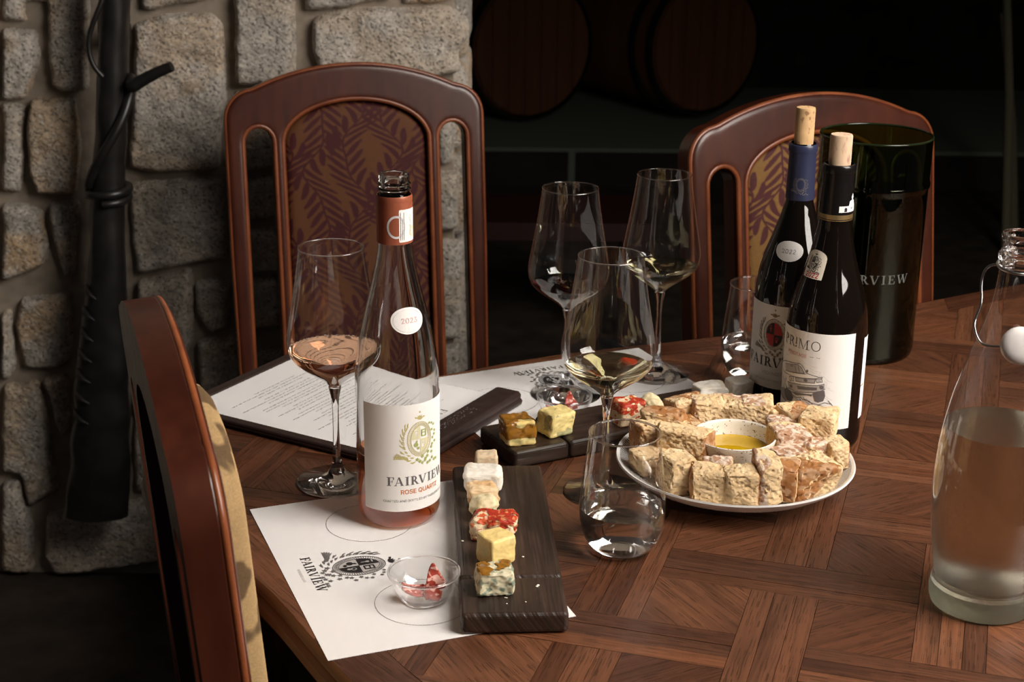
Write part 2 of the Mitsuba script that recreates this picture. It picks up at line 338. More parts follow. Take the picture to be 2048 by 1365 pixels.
scene['m_white_wine'] = liquid((0.98, 0.955, 0.80), 1.20)
scene['m_red_wine'] = liquid((0.16, 0.015, 0.025))
scene['m_carafe_water'] = {'type': 'roughdielectric', 'distribution': 'ggx', 'alpha': 0.13, 'int_ior': 1.34, 'ext_ior': 1.0, 'specular_transmittance': rgb(0.86, 0.84, 0.76)}
scene['m_oil'] = pr((0.50, 0.30, 0.004), 0.04, 0.5, coat=0.5)
scene['m_black_glass'] = pr((0.0045, 0.0028, 0.002), 0.04, 0.6)
scene['m_green_sheet'] = {'type': 'thindielectric', 'int_ior': 1.5, 'ext_ior': 1.0, 'specular_transmittance': rgb(0.13, 0.22, 0.045), 'specular_reflectance': rgb(0.6, 0.62, 0.5)}
scene['m_green_glass'] = pr((0.010, 0.016, 0.006), 0.07, 0.55)
scene['m_navy_foil'] = pr((0.022, 0.026, 0.060), 0.32, 0.5, coat=0.2)
scene['m_black_foil'] = pr((0.006, 0.005, 0.005), 0.22, 0.5)
scene['m_gold_foil'] = pr((0.42, 0.29, 0.13), 0.35, metal=0.8)
scene['m_copper_foil'] = pr((0.37, 0.105, 0.055), 0.38, 0.5, metal=0.25)
scene['m_steel'] = pr((0.55, 0.54, 0.52), 0.25, metal=1.0)
def cork_fn(p, n, uv):
    return mix((0.56, 0.36, 0.18), (0.22, 0.10, 0.05), .75 * smoothstep(.62, .75, fbm(p.x * 260, p.y * 260, p.z * 160, 3))) * (.8 + .4 * fbm(p.x * 90, p.y * 90, p.z * 90, 2))
scene['m_cork'] = pr(proc(cork_fn), 0.8, 0.2)
def cork_wine(p, n, uv): return mix((0.62, 0.45, 0.30), (0.40, 0.22, 0.17), smoothstep(.5, .8, fbm(p.x * 300, p.y * 300, p.z * 90, 3)))
scene['m_pale_cork'] = pr(proc(cork_wine), 0.8, 0.2)
def bowl_fn(p, n, uv): return mix((0.74, 0.69, 0.60), (0.30, 0.20, 0.11), smoothstep(.77, .83, noise(p.x * 620, p.y * 620, p.z * 620)))
scene['m_stoneware'] = pr(proc(bowl_fn), 0.25, 0.5, coat=0.3)
PX, PY, PR = 0.2215, 1.4395, 0.1175
def plate_fn(p, n, uv):
    x, y = p.x - PX, p.y - PY; r = dr.sqrt(x * x + y * y); a = dr.atan2(y, x) / (2 * math.pi)
    m = mi.Float(0)
    for lo, hi, cnt, ph in ((.1035, .1135, 190, 0.), (.0925, .1020, 170, .5), (.081, .091, 150, .2)):
        q = a * cnt + ph + .12 * dr.sin(r * 900); q = dr.abs(q - dr.floor(q) - .5)
        m = dr.maximum(m, smoothstep(.30, .24, q) * smoothstep(lo - .0004, lo + .0004, r) * smoothstep(hi + .0004, hi - .0004, r))
    return mix((0.80, 0.78, 0.76), (0.016, 0.017, 0.026), dr.select(n.z > 0.2, m, 0.0))
scene['m_plate'] = pr(proc(plate_fn), 0.15, 0.5, coat=0.4)
def crumb_fn(p, n, uv):
    h = fbm(p.x * 110, p.y * 110, p.z * 110, 4); s = noise(p.x * 620, p.y * 620, p.z * 620)
    hole = smoothstep(.70, .82, noise(p.x * 270 + 5, p.y * 270, p.z * 270))
    return mix((0.60, 0.39, 0.185), (0.82, 0.63, 0.39), h) * (.86 + .24 * s) * (1 - .28 * hole)
def crumb_bump(p, n, uv): return .0006 * smoothstep(.40, .75, noise(p.x * 420, p.y * 420, p.z * 420)) + .0004 * noise(p.x * 700, p.y * 700, p.z * 700)
scene['m_crumb'] = bump(pr(proc(crumb_fn), 0.9, 0.15), crumb_bump, 1.0, 4e-4)
def crust_fn(p, n, uv):
    h = fbm(p.x * 70, p.y * 70, p.z * 70, 3); s = smoothstep(.45, .6, fbm(p.x * 150, p.y * 150, p.z * 150, 3))
    return mix(mix((0.20, 0.068, 0.020), (0.46, 0.21, 0.07), h), (0.60, 0.42, 0.27), .4 * s)
scene['m_crust'] = bump(pr(proc(crust_fn), 0.7, 0.3), lambda p, n, uv: .0012 * fbm(p.x * 230, p.y * 230, p.z * 230, 3), 1.0, 4e-4)
def flour_fn(p, n, uv):
    s = smoothstep(.42, .6, fbm(p.x * 260, p.y * 260, p.z * 260, 3))
    return mix((0.42, 0.235, 0.14), (0.70, 0.56, 0.44), s)
scene['m_floury_crust'] = bump(pr(proc(flour_fn), 0.8, 0.2), lambda p, n, uv: .0018 * fbm(p.x * 260, p.y * 260, p.z * 260, 3), 1.0, 4e-4)
def cheese(a, b, f=130, lo=.5, hi=.65, k=1.0):
    def fn(p, n, uv): return mix(a, b, k * smoothstep(lo, hi, fbm(p.x * f, p.y * f, p.z * f, 3))) * (.92 + .16 * noise(p.x * 420, p.y * 420, p.z * 420))
    return pr(proc(fn), 0.5, 0.35)
scene['m_cream_cheese'] = cheese((0.78, 0.62, 0.42), (0.72, 0.52, 0.33))
scene['m_brie'] = cheese((0.84, 0.79, 0.70), (0.78, 0.70, 0.58))
scene['m_beige_cheese'] = cheese((0.74, 0.54, 0.32), (0.66, 0.42, 0.21), 90)
scene['m_goat_cheese'] = cheese((0.80, 0.68, 0.43), (0.70, 0.58, 0.33), 240)
scene['m_spice'] = cheese((0.42, 0.035, 0.015), (0.62, 0.20, 0.08), 300)
scene['m_spiced_cheese'] = cheese((0.80, 0.62, 0.40), (0.56, 0.10, 0.035), 190, .56, .62)
scene['m_yellow_cheese'] = cheese((0.80, 0.60, 0.23), (0.72, 0.60, 0.26), 60)
scene['m_blue_cheese'] = cheese((0.66, 0.60, 0.41), (0.21, 0.26, 0.19), 170, .50, .66)
scene['m_marbled_cheese'] = cheese((0.80, 0.64, 0.26), (0.42, 0.40, 0.20), 110, .60, .66)
scene['m_honey'] = pr((0.28, 0.12, 0.012), 0.08, 0.6, coat=0.6)
def salami_fn(p, n, uv): return mix((0.38, 0.055, 0.035), (0.74, 0.42, 0.36), smoothstep(.55, .62, fbm(p.x * 260, p.y * 260, p.z * 260, 2)))
scene['m_salami'] = pr(proc(salami_fn), 0.35, 0.5)
scene['m_barrel_head'] = pr(proc(lambda p, n, uv: mix((0.09, 0.032, 0.013), (0.15, 0.062, 0.025), fbm(p.x * 30, p.y * 4, p.z * 2, 3))), 0.7, 0.2)
scene['m_red_bench'] = pr((0.018, 0.003, 0.0025), 0.6, 0.3)
scene['m_pale_rod'] = pr((0.12, 0.11, 0.07), 0.7, 0.2)

# ------------------------------------------------------------------ the room
WY = 2.66
def slab(x0, x1, y0, y1, z0, z1):
    m = trimesh.creation.box(bounds=[(x0, y0, z0), (x1, y1, z1)]); return m
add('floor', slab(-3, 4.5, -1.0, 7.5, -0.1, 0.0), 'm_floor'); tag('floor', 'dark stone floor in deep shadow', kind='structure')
add('wall_back', cat(slab(-3.0, -0.105, WY + .022, WY + .45, 0, 2.7), slab(-0.105, 4.5, WY + .035, WY + .45, 1.40, 2.7)), 'm_mortar')  # second slab: unseen low lintel, placed to keep the panel light off the cellar
tag('wall_back', 'rough granite stone wall with beige mortar behind the table, ending at a dark cellar opening under an unseen lintel placed to shade it', kind='structure')
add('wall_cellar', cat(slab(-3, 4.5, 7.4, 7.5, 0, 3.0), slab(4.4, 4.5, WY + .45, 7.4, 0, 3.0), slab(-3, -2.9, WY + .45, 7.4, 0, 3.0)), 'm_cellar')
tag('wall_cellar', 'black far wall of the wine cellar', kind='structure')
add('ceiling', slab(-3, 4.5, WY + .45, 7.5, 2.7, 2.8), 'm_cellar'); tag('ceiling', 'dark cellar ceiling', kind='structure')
STONES = [
[(-0.852,1.119),(-0.759,1.120),(-0.760,1.071),(-0.820,1.064),(-0.823,1.035),(-0.860,1.033)],
[(-0.861,1.023),(-0.804,1.020),(-0.801,0.980),(-0.809,0.953),(-0.832,0.904),(-0.873,0.901)],
[(-0.778,1.112),(-0.705,1.113),(-0.716,1.022),(-0.725,0.920),(-0.770,0.913),(-0.788,0.928),(-0.791,0.995),(-0.783,1.032)],
[(-0.873,0.896),(-0.834,0.893),(-0.841,0.837),(-0.856,0.740),(-0.888,0.740)],
[(-0.823,0.906),(-0.747,0.906),(-0.746,0.825),(-0.761,0.738),(-0.825,0.735),(-0.837,0.774),(-0.834,0.856)],
[(-0.638,1.033),(-0.584,1.049),(-0.508,1.053),(-0.490,1.033),(-0.490,0.924),(-0.509,0.783),(-0.617,0.776),(-0.664,0.785)],
[(-0.629,1.121),(-0.476,1.123),(-0.480,1.081),(-0.511,1.072),(-0.553,1.064),(-0.627,1.053)],
[(-0.464,1.115),(-0.369,1.116),(-0.367,1.009),(-0.371,0.930),(-0.472,0.931),(-0.474,1.000)],
[(-0.338,1.043),(-0.292,1.061),(-0.113,1.066),(-0.080,1.049),(-0.077,1.015),(-0.096,0.985),(-0.089,0.954),(-0.134,0.946),(-0.328,0.951),(-0.342,0.993)],
[(-0.356,1.124),(-0.203,1.126),(-0.204,1.078),(-0.250,1.067),(-0.353,1.054)],
[(-0.191,1.126),(-0.084,1.127),(-0.088,1.082),(-0.125,1.073),(-0.188,1.069)],
[(-0.890,0.719),(-0.848,0.720),(-0.819,0.703),(-0.814,0.649),(-0.823,0.608),(-0.870,0.588),(-0.904,0.574)],
[(-0.810,0.720),(-0.756,0.727),(-0.777,0.589),(-0.796,0.585),(-0.809,0.665)],
[(-0.665,0.760),(-0.500,0.772),(-0.500,0.622),(-0.560,0.614),(-0.664,0.590),(-0.670,0.687)],
[(-0.664,0.582),(-0.567,0.605),(-0.567,0.547),(-0.575,0.467),(-0.605,0.419),(-0.671,0.414)],
[(-0.560,0.581),(-0.522,0.589),(-0.500,0.578),(-0.505,0.501),(-0.534,0.480),(-0.552,0.502),(-0.564,0.533)],
[(-0.874,0.547),(-0.785,0.558),(-0.790,0.437),(-0.819,0.413),(-0.876,0.412),(-0.888,0.496)],
[(-0.909,0.523),(-0.891,0.527),(-0.893,0.426),(-0.905,0.397),(-0.921,0.395)],
[(-0.847,0.397),(-0.805,0.406),(-0.801,0.320),(-0.817,0.266),(-0.832,0.320)],
[(-0.922,0.382),(-0.855,0.392),(-0.846,0.310),(-0.839,0.176),(-0.897,0.140),(-0.904,0.206),(-0.939,0.210)],
[(-0.685,0.401),(-0.623,0.407),(-0.622,0.283),(-0.630,0.178),(-0.695,0.173)],
[(-0.863,0.125),(-0.706,0.157),(-0.637,0.158),(-0.632,0.035),(-0.766,0.014),(-0.835,-0.007),(-0.856,0.000),(-0.875,0.044)],
[(-0.941,0.192),(-0.905,0.196),(-0.903,0.155),(-0.894,0.098),(-0.899,0.001),(-0.960,-0.016)],
[(-0.135,0.883),(-0.099,0.880),(-0.103,0.799),(-0.134,0.792)],
[(-0.137,0.783),(-0.093,0.780),(-0.096,0.682),(-0.140,0.676)],
[(-0.140,0.665),(-0.087,0.659),(-0.086,0.565),(-0.091,0.481),(-0.139,0.471)],
[(-0.139,0.460),(-0.093,0.467),(-0.086,0.377),(-0.140,0.366)],
[(-0.564,0.472),(-0.485,0.485),(-0.481,0.382),(-0.563,0.362)],
[(-0.489,0.589),(-0.409,0.593),(-0.404,0.497),(-0.484,0.492)],
[(-0.478,0.921),(-0.397,0.923),(-0.402,0.787),(-0.490,0.781)],
[(-0.384,0.922),(-0.278,0.928),(-0.276,0.823),(-0.391,0.813)],
[(-0.265,0.928),(-0.147,0.929),(-0.145,0.825),(-0.268,0.822)],
[(-0.487,0.769),(-0.368,0.779),(-0.362,0.699),(-0.487,0.693)],
[(-0.354,0.801),(-0.247,0.811),(-0.245,0.700),(-0.352,0.694)],
[(-0.236,0.811),(-0.147,0.809),(-0.149,0.701),(-0.233,0.697)],
[(-0.484,0.683),(-0.336,0.685),(-0.337,0.601),(-0.488,0.598)],
[(-0.326,0.683),(-0.149,0.688),(-0.152,0.592),(-0.326,0.594)],
[(-0.397,0.582),(-0.269,0.586),(-0.269,0.470),(-0.397,0.459)],
[(-0.256,0.582),(-0.153,0.581),(-0.151,0.471),(-0.257,0.468)],
[(-0.468,0.459),(-0.361,0.454),(-0.364,0.364),(-0.472,0.363)],
[(-0.350,0.456),(-0.151,0.458),(-0.152,0.366),(-0.353,0.364)],
[(-0.599,0.361),(-0.455,0.348),(-0.460,0.235),(-0.602,0.234)],
[(-0.441,0.349),(-0.274,0.350),(-0.276,0.237),(-0.446,0.236)],
[(-0.260,0.351),(-0.084,0.355),(-0.088,0.239),(-0.260,0.238)],
[(-0.607,0.219),(-0.424,0.221),(-0.428,0.094),(-0.613,0.087)],
[(-0.410,0.221),(-0.240,0.223),(-0.238,0.096),(-0.414,0.094)],
[(-0.222,0.223),(-0.084,0.224),(-0.089,0.098),(-0.224,0.096)],
[(-0.616,0.077),(-0.354,0.083),(-0.357,0.004),(-0.620,-0.001)],
[(-0.340,0.083),(-0.089,0.085),(-0.093,0.006),(-0.343,0.004)],
[(-0.959,1.118),(-0.863,1.119),(-0.874,0.996),(-0.973,0.991)],
[(-0.982,0.982),(-0.874,0.988),(-0.893,0.817),(-1.001,0.816)],
[(-1.002,0.806),(-0.894,0.807),(-0.910,0.621),(-1.022,0.620)],
[(-1.024,0.609),(-0.916,0.561),(-0.934,0.396),(-1.047,0.395)],
[(-1.049,0.381),(-0.935,0.382),(-0.953,0.200),(-1.069,0.199)],
[(-1.070,0.184),(-0.954,0.185),(-0.971,-0.005),(-1.093,-0.017)],
]
def stone_mesh(pts, k):
    pts = [(x, max(z, 0.004)) for x, z in pts]
    pg = Polygon(pts).buffer(0)
    pg = pg.buffer(-0.007).buffer(0.007, 6)               # softened corners
    ring = np.array([pg.exterior.interpolate(s, normalized=True).coords[0] for s in np.arange(90) / 90])
    ring = ring + 0.009 * (np.stack([meshkit.fbm(np.c_[ring * 28, ring[:, :1] * 0 + k], 3, 5 + k), meshkit.fbm(np.c_[ring * 28, ring[:, :1] * 0 + k + 50], 3, 80 + k)], 1) - .5)
    pg = Polygon(ring).buffer(0)
    if pg.geom_type != 'Polygon': pg = max(pg.geoms, key=lambda g: g.area)
    dep = 0.022 + 0.016 * ((k * 37) % 10) / 10
    P, F = pillow(pg, dep, 0.013, 0.017, 26, 0.0065, k)
    P[:, 2] = np.maximum(P[:, 2], 0)
    v = np.c_[P[:, 0], WY + .024 - P[:, 2], P[:, 1]]
    return tri(v, F), np.c_[np.full(len(v), k + .5), np.zeros(len(v))]
for k, s in enumerate(STONES):
    m, uv = stone_mesh(s, k)
    add(num('wall_back__stone', k), m, 'm_stone', True, uv)
rl = random.Random(11); NST = len(STONES)
for row in range(8):                          # the wall goes on to the left
    x = -1.10 - .03 * (row % 2)
    while x > -2.1:
        w = rl.uniform(.13, .24); z0 = .01 + row * .145
        m, uv = stone_mesh([(x - w, z0), (x, z0 + rl.uniform(0, .01)), (x, z0 + .132), (x - w, z0 + .128)], NST); add(num('wall_back__stone', NST), m, 'm_stone', True, uv); NST += 1; x -= w + .014
# corner stones returning into the opening
for k in range(7):
    z0, z1 = 0.02 + k * .158, 0.02 + k * .158 + .145
    m = rbox(.06, .30, z1 - z0, .018, 3).subdivide().subdivide()
    m.vertices += (meshkit.fbm(m.vertices * 26 + k * 3, 3, k)[:, None] - .5) * .012 * m.vertex_normals + [-.112, WY + .22, (z0 + z1) / 2]
    add(num('wall_back__stone', NST + k), m, 'm_stone', True, np.c_[np.full(len(m.vertices), 90.5 + k), np.zeros(len(m.vertices))])

# iron post with a vine wound round it
post = [(1.30, -.628, .025), (1.079, -.6449, .0256), (.958, -.6569, .0243), (.832, -.6701, .0272), (.746, -.6806, .0284), (.64, -.6891, .0313), (.568, -.6965, .0372), (.43, -.7124, .0462), (.287, -.7279, .0527), (.171, -.7447, .0598)]
def iron_post():
    pz = np.array(post)[::-1]; zz = np.linspace(.171, 1.30, 90); cx, hw = PchipInterpolator(pz[:, 0], pz[:, 1])(zz), PchipInterpolator(pz[:, 0], pz[:, 2])(zz)
    a = np.arange(16) * 2 * np.pi / 16 + .2; v = []
    for i, z in enumerate(zz):
        dz = .5 * (z - .171) * 0
        r = 1 + .10 * (meshkit.noise(np.c_[np.cos(a) * 1.6, np.sin(a) * 1.6, np.full(16, z * 22)], 3) - .5) * 2
        v.append(np.c_[cx[i] + hw[i] * r * np.cos(a), 2.575 + (.026 + .15 * (hw[i] - .025)) * r * np.sin(a), np.full(16, z)])
    v = np.array(v).reshape(-1, 3); n, m = 90, 16
    i, j = np.meshgrid(np.arange(n - 1), np.arange(m), indexing='ij'); q = np.stack([i * m + j, i * m + (j + 1) % m, (i + 1) * m + (j + 1) % m, (i + 1) * m + j], -1).reshape(-1, 4)
    f = np.vstack([q[:, [0, 1, 2]], q[:, [0, 2, 3]]]); s = np.arange(m)
    v = np.vstack([v, [[cx[0], 2.575, zz[0]], [cx[-1], 2.575, zz[-1]]]]); f = np.vstack([f, np.stack([(s + 1) % m, s, 0 * s + n * m], 1), np.stack([(n - 1) * m + s, (n - 1) * m + (s + 1) % m, 0 * s + n * m + 1], 1)])
    add('iron_post__shaft', tri(v, f), 'm_iron', 50)
    fl = lambda z: (float(PchipInterpolator(pz[:, 0], pz[:, 1])(z)), float(PchipInterpolator(pz[:, 0], pz[:, 2])(z)))
    pts, rad = [], []
    for t in np.linspace(0, 1, 90):           # spiral vine: comes out to the right as a stub, winds down, two turns at the collar
        if t < .12: u = t / .12; pts.append((-.550 - .070 * u, 2.535 + .01 * u, .983 - .026 * u - .01 * u * u)); rad.append(.0085 + .003 * u)
        else:
            u = (t - .12) / .88; z = .955 - .175 * min(u / .5, 1) - .028 * max(0, (u - .5) / .5)
            ang = 0.25 - (2.9 * min(u / .5, 1) + 11.5 * max(0, (u - .5) / .5)); x, h = fl(z)
            pts.append((x + (h + .006) * math.cos(ang), 2.575 + (.033) * math.sin(ang), z)); rad.append(.0088 - .002 * u)
    add('iron_post__vine', tube(spline(pts, 160), np.interp(np.linspace(0, 1, 160), np.linspace(0, 1, 90), rad), 8), 'm_iron', 60)
    tw = [(-.652, 2.545, 1.10), (-.668, 2.54, 1.06), (-.682, 2.54, 1.02), (-.678, 2.54, .985), (-.664, 2.543, .965)]
    add('iron_post__tendril', tube(spline(tw, 24), .0045, 6), 'm_iron', 60)
    for k in range(7):
        z = .60 - k * .038; x, h = fl(z)
        add(num('iron_post__ridge', k), tube([(x - h * .93, 2.565, z + .006), (x - h * .80, 2.55, z), (x - h * .55, 2.541, z - .006), (x - h * .3, 2.54, z - .011)], [.002, .005, .004, .001], 6), 'm_iron', 60)
    for z in (.25, 1.02):                      # wall brackets behind the shaft
        x, h = fl(z); add('iron_post__bracket' + ('' if z < 1 else '_001'), slab(x - .012, x + .012, 2.58, WY - .012, z - .015, z + .015), 'm_iron')
    tag('iron_post', 'black hammered iron post wound with an iron vine, fixed to the stone wall', 'post')
iron_post()

# dim cellar behind
def barrel(key, x, y, z, R, yaw, label):
    M = move(x, y, z, yaw)
    def on(m): m.apply_transform(trimesh.transformations.rotation_matrix(math.pi / 2, [1, 0, 0])); return m      # axis along -y
    prof = [(R * .96, 0), (R, .03), (R * 1.015, .25), (R * 1.02, .45), (R * 1.015, .65), (R, .87), (R * .96, .9)]
    n = 20; body = lathe([(0, .02)] + [(R * .94, .02)] + prof + [(0, .88)], n)
    body.apply_translation([0, 0, -.45]); add(key + '__body', on(body), 'm_barrel_head', 40, M=M)
    for k in range(7):
        w = 2 * R * .94 / 7; x0 = -R * .94 + k * w; s = Point(0, 0).buffer(R * .94, 32).intersection(box(x0 + .002, -R, x0 + w - .002, R))
        m = trimesh.creation.extrude_polygon(s, .02, engine='earcut'); m.apply_translation([0, 0, .44]); add(num(key + '__head_stave', k), on(m), 'm_barrel_head', M=M)
    for k, (zz, rr) in enumerate(((.44, 1.0), (.33, 1.015), (-.33, 1.015), (-.44, 1.0))):
        m = lathe([(R * rr, -.02), (R * rr + .006, -.02), (R * rr + .006, .02), (R * rr, .02)], 40, closed=True); m.apply_translation([0, 0, zz]); add(num(key + '__hoop', k), on(m), 'm_iron', 40, M=M)
    tag(key, label, 'barrel')
barrel('wine_barrel', -.17, 6.75, .455, .284, .56, 'dim oak wine barrel in the dark cellar, the one nearer the stone wall')
barrel('wine_barrel_001', .525, 6.75, .470, .272, .56, 'dim oak wine barrel in the dark cellar, above the right-hand chair')
add('cellar_plinth__core', slab(-1.2, 3.2, 5.92, 7.3, 0, .143), 'm_pale_mortar')
for k in range(9):
    x0 = -1.205 + k * .445 + .092; add(num('cellar_plinth__block', k), slab(x0 + .016, x0 + .431, 5.90, 6.2, .0, .128), 'm_cellar')
tag('cellar_plinth', 'low wall of dark blocks with pale joints under the barrels', 'plinth')
add('bench__seat', slab(-.16, .34, 3.80, 4.10, .355, .40), 'm_red_bench')
for k, (x, y) in enumerate(((-.13, 3.83), (.31, 3.83), (-.13, 4.07), (.31, 4.07))): add(num('bench__leg', k), slab(x - .025, x + .025, y - .025, y + .025, 0, .355), 'm_red_bench')
tag('bench', 'dark red wooden bench in shadow behind the left wine glass', 'bench')
for k, (a, b) in enumerate((((1.50, 5.0, 1.05), (1.62, 5.0, .0)), ((1.60, 5.25, .75), (1.72, 5.25, 0.0)))):  # dim pale upright streaks, modelled as two leaning rods
    add(num('wooden_stake', k), tube([a, (np.array(a) * .5 + np.array(b) * .5 + [.012, 0, 0]).tolist(), b], [.012, .015, .017], 8), 'm_pale_rod', 60)
    tag(num('wooden_stake', k), ('thin' if k == 0 else 'shorter pale') + ' stake leaning in the dark at the far right', 'rod')

# ------------------------------------------------------------------ table
OUT = [(-.37, 1.4724), (-.36, 1.435), (-.334, 1.372), (-.222, 1.224), (-.135, 1.0765), (-.122, 1.056), (.0, .93), (.14, .865), (.30, .885), (.6, 1.03), (1.1, 1.28), (1.33, 1.42), (1.41, 1.62), (1.36, 1.95), (1.2, 2.22), (1.02, 2.28), (.86, 2.215), (.7275, 2.151), (.5628, 2.058), (.2644, 1.903), (.0039, 1.7995), (-.0845, 1.747), (-.2, 1.692), (-.305, 1.632), (-.361, 1.553)]
outline = Polygon(spline(OUT, 240, True)).buffer(0)
def rim():
    prof = [(-.004, 0.0), (0, -.003), (.001, -.007), (-.002, -.011), (.004, -.014), (.006, -.020), (.003, -.027), (-.006, -.034), (-.012, -.038), (-.05, -.038)]
    rings = []
    c = spline(OUT, 400, True)
    if not Polygon(c).exterior.is_ccw: c = c[::-1]
    t = np.roll(c, -1, 0) - np.roll(c, 1, 0); t /= np.linalg.norm(t, axis=1, keepdims=True); nn = np.c_[t[:, 1], -t[:, 0]]
    for o, z in prof: rings.append(np.c_[c + o * nn, np.full(400, TZ + z)])
    v = np.array(rings).reshape(-1, 3); m, n = len(prof), 400
    i, j = np.meshgrid(np.arange(m - 1), np.arange(n), indexing='ij'); q = np.stack([i * n + j, (i + 1) * n + j, (i + 1) * n + (j + 1) % n, i * n + (j + 1) % n], -1).reshape(-1, 4)
    return tri(v, np.vstack([q[:, [0, 1, 2]], q[:, [0, 2, 3]]]))
inner = outline.buffer(-.004)
frame_in = outline.buffer(-.048)
core = trimesh.creation.extrude_polygon(outline.buffer(-.02), .033, engine='earcut'); core.apply_translation([0, 0, TZ - .0385])
add('dining_table__top_core', core, 'm_edge_wood')
rm = rim(); add('dining_table__edge_molding', rm, 'm_edge_wood', 40)
PL = [0]
def plank(poly, ang, ids=None):
    out = []
    for g in getattr(poly, 'geoms', [poly]):
        if g.geom_type != 'Polygon' or g.area < 2e-5: continue
        g = g.buffer(-.00022).simplify(.0002)
        if g.is_empty or g.geom_type != 'Polygon': continue
        k = PL[0]; PL[0] += 1
        top = g.buffer(-.0004, join_style='mitre')
        m = trimesh.creation.extrude_polygon(g, .0055, engine='earcut')
        v = m.vertices.copy(); up = v[:, 2] > .003
        c, s = math.cos(ang), math.sin(ang)
        x, y = v[:, 0], v[:, 1]
        uv = np.c_[x * c + y * s, -x * s + y * c - .0 + 10 * k]
        v[:, 2] += TZ - .0056 - .00012 * ((k * 7) % 3)
        out.append((num('dining_table__plank', k), tri(v, m.faces), uv))
    return out
planks = []
A0, PITCH, BW = math.radians(-17), .1388, .0572
eu, ev = np.array([math.cos(A0), math.sin(A0)]), np.array([-math.sin(A0), math.cos(A0)])
O0 = np.array([.2444, 1.2359])
def loc(u, v): return tuple(O0 + u * eu + v * ev)
def rect(u0, u1, v0, v1): return Polygon([loc(u0, v0), loc(u1, v0), loc(u1, v1), loc(u0, v1)])
h = BW / 2
cand = []
for c in range(-6, 9):
    for r in range(-6, 9):
        u, v = c * PITCH, r * PITCH
        if (c + r) % 2 == 0:                  # the strip along u runs over: from band edge to band edge
            u0, u1 = u - PITCH + h, u + PITCH - h
            for a, b in ((-h, -h * .36), (-h * .36, h * .30), (h * .30, h)): cand.append((rect(u0, u1, v + a, v + b), A0))
        else:
            v0, v1 = v - PITCH + h, v + PITCH - h
            for a, b in ((-h, -h * .30), (-h * .30, h * .36), (h * .36, h)): cand.append((rect(u + a, u + b, v0, v1), A0 + math.pi / 2))
        cand.append((rect(u + h, u + PITCH - h, v + h, v + PITCH - h), A0 + (math.pi / 4 if (c + r) % 2 else -math.pi / 4)))
def seen(p):                                   # how near the eye: which pieces come first
    c = p.centroid; return (c.x - .2) ** 2 + (c.y - 1.3) ** 2
cand.sort(key=lambda q: seen(q[0]))
for p, a in cand:
    q = p.intersection(frame_in)
    if not q.is_empty: planks += plank(q, a)
ring_band = inner.difference(frame_in)
cx0, cy0 = .52, 1.56
for k in range(22):
    a0, a1 = k * 2 * math.pi / 22, (k + 1) * 2 * math.pi / 22
    w = Polygon([(cx0, cy0)] + [(cx0 + 3 * math.cos(a), cy0 + 3 * math.sin(a)) for a in np.linspace(a0, a1, 6)])
    q = ring_band.intersection(w)
    if q.is_empty: continue
    g = q if q.geom_type == 'Polygon' else max(q.geoms, key=lambda t: t.area)
    mr = np.array(g.minimum_rotated_rectangle.exterior.coords); e = max(mr[1] - mr[0], mr[2] - mr[1], key=lambda t: np.linalg.norm(t))
    planks += plank(q, math.atan2(e[1], e[0]))
extra = []
for key, m, uv in planks:
    if int(key[-3:]) < 300 if key[-3:].isdigit() else True: add(key, m, 'm_table_wood', False, uv)
    else: extra.append((m, uv))
if extra:
    add('dining_table__outer_planks', cat(*[m for m, _ in extra]), 'm_table_wood', False, np.vstack([u for _, u in extra])); labels['dining_table__outer_planks'] = {'kind': 'stuff'}
col = lathe([(0, .0), (.055, 0), (.06, .04), (.045, .09), (.07, .2), (.05, .34), (.06, .55), (.09, .66), (.09, .7116), (0, .7116)], 40, 60); col.apply_translation([.6, 1.58, 0]); add('dining_table__pedestal', col, 'm_edge_wood', 40)
for k in range(4):
    a = math.radians(27 + 90 * k); d = np.array([math.cos(a), math.sin(a)])
    p = [(.6 + d[0] * t, 1.58 + d[1] * t, z) for t, z in ((.03, .2), (.15, .17), (.28, .08), (.38, .03))]
    add(num('dining_table__foot', k), tube(spline(p, 14), np.linspace(.035, .028, 14), 10), 'm_edge_wood', 60)
tag('dining_table', 'brown walnut dining table with a basket-weave parquet top and moulded rounded edge', 'table')

# ------------------------------------------------------------------ chairs
W2, NS, NV, LEAN = .205, .154, .0331, .1476
def chair_shapes():
    R = (NS ** 2 + NV ** 2) / (2 * NV)
    arc = [(R * math.sin(t), -R + R * math.cos(t)) for t in np.linspace(0, math.asin(NS / R), 16)]
    cor = [(NS + .004 + .047 * math.sin(t), -.085 + .049 * math.cos(t)) for t in np.linspace(0.05, math.pi / 2, 10)]
    half = arc + cor + [(W2, -.3), (W2 - .004, -.585)]
    out = Polygon(half + [(-x, y) for x, y in half[::-1]]).buffer(0)
    def arch(w, top, bot, e):                 # a hole with an arched top
        p = [(w * math.cos(t), top - e + e * math.sin(t)) for t in np.linspace(0, math.pi, 24)]
        return Polygon(p + [(-w, bot), (w, bot)])
    panel = arch(.112, -.060, -.535, .062)
    slot = arch(.0205, -.098, -.530, .022)
    sl = [affinity.translate(slot, s * .153) for s in (-1, 1)]
    return out, panel, sl
c_out, c_panel, c_slots = chair_shapes()
def ring3(r, n, w): return np.array([(*r.interpolate(s, normalized=True).coords[0][:1], w, r.interpolate(s, normalized=True).coords[0][1]) for s in np.arange(n) / n])
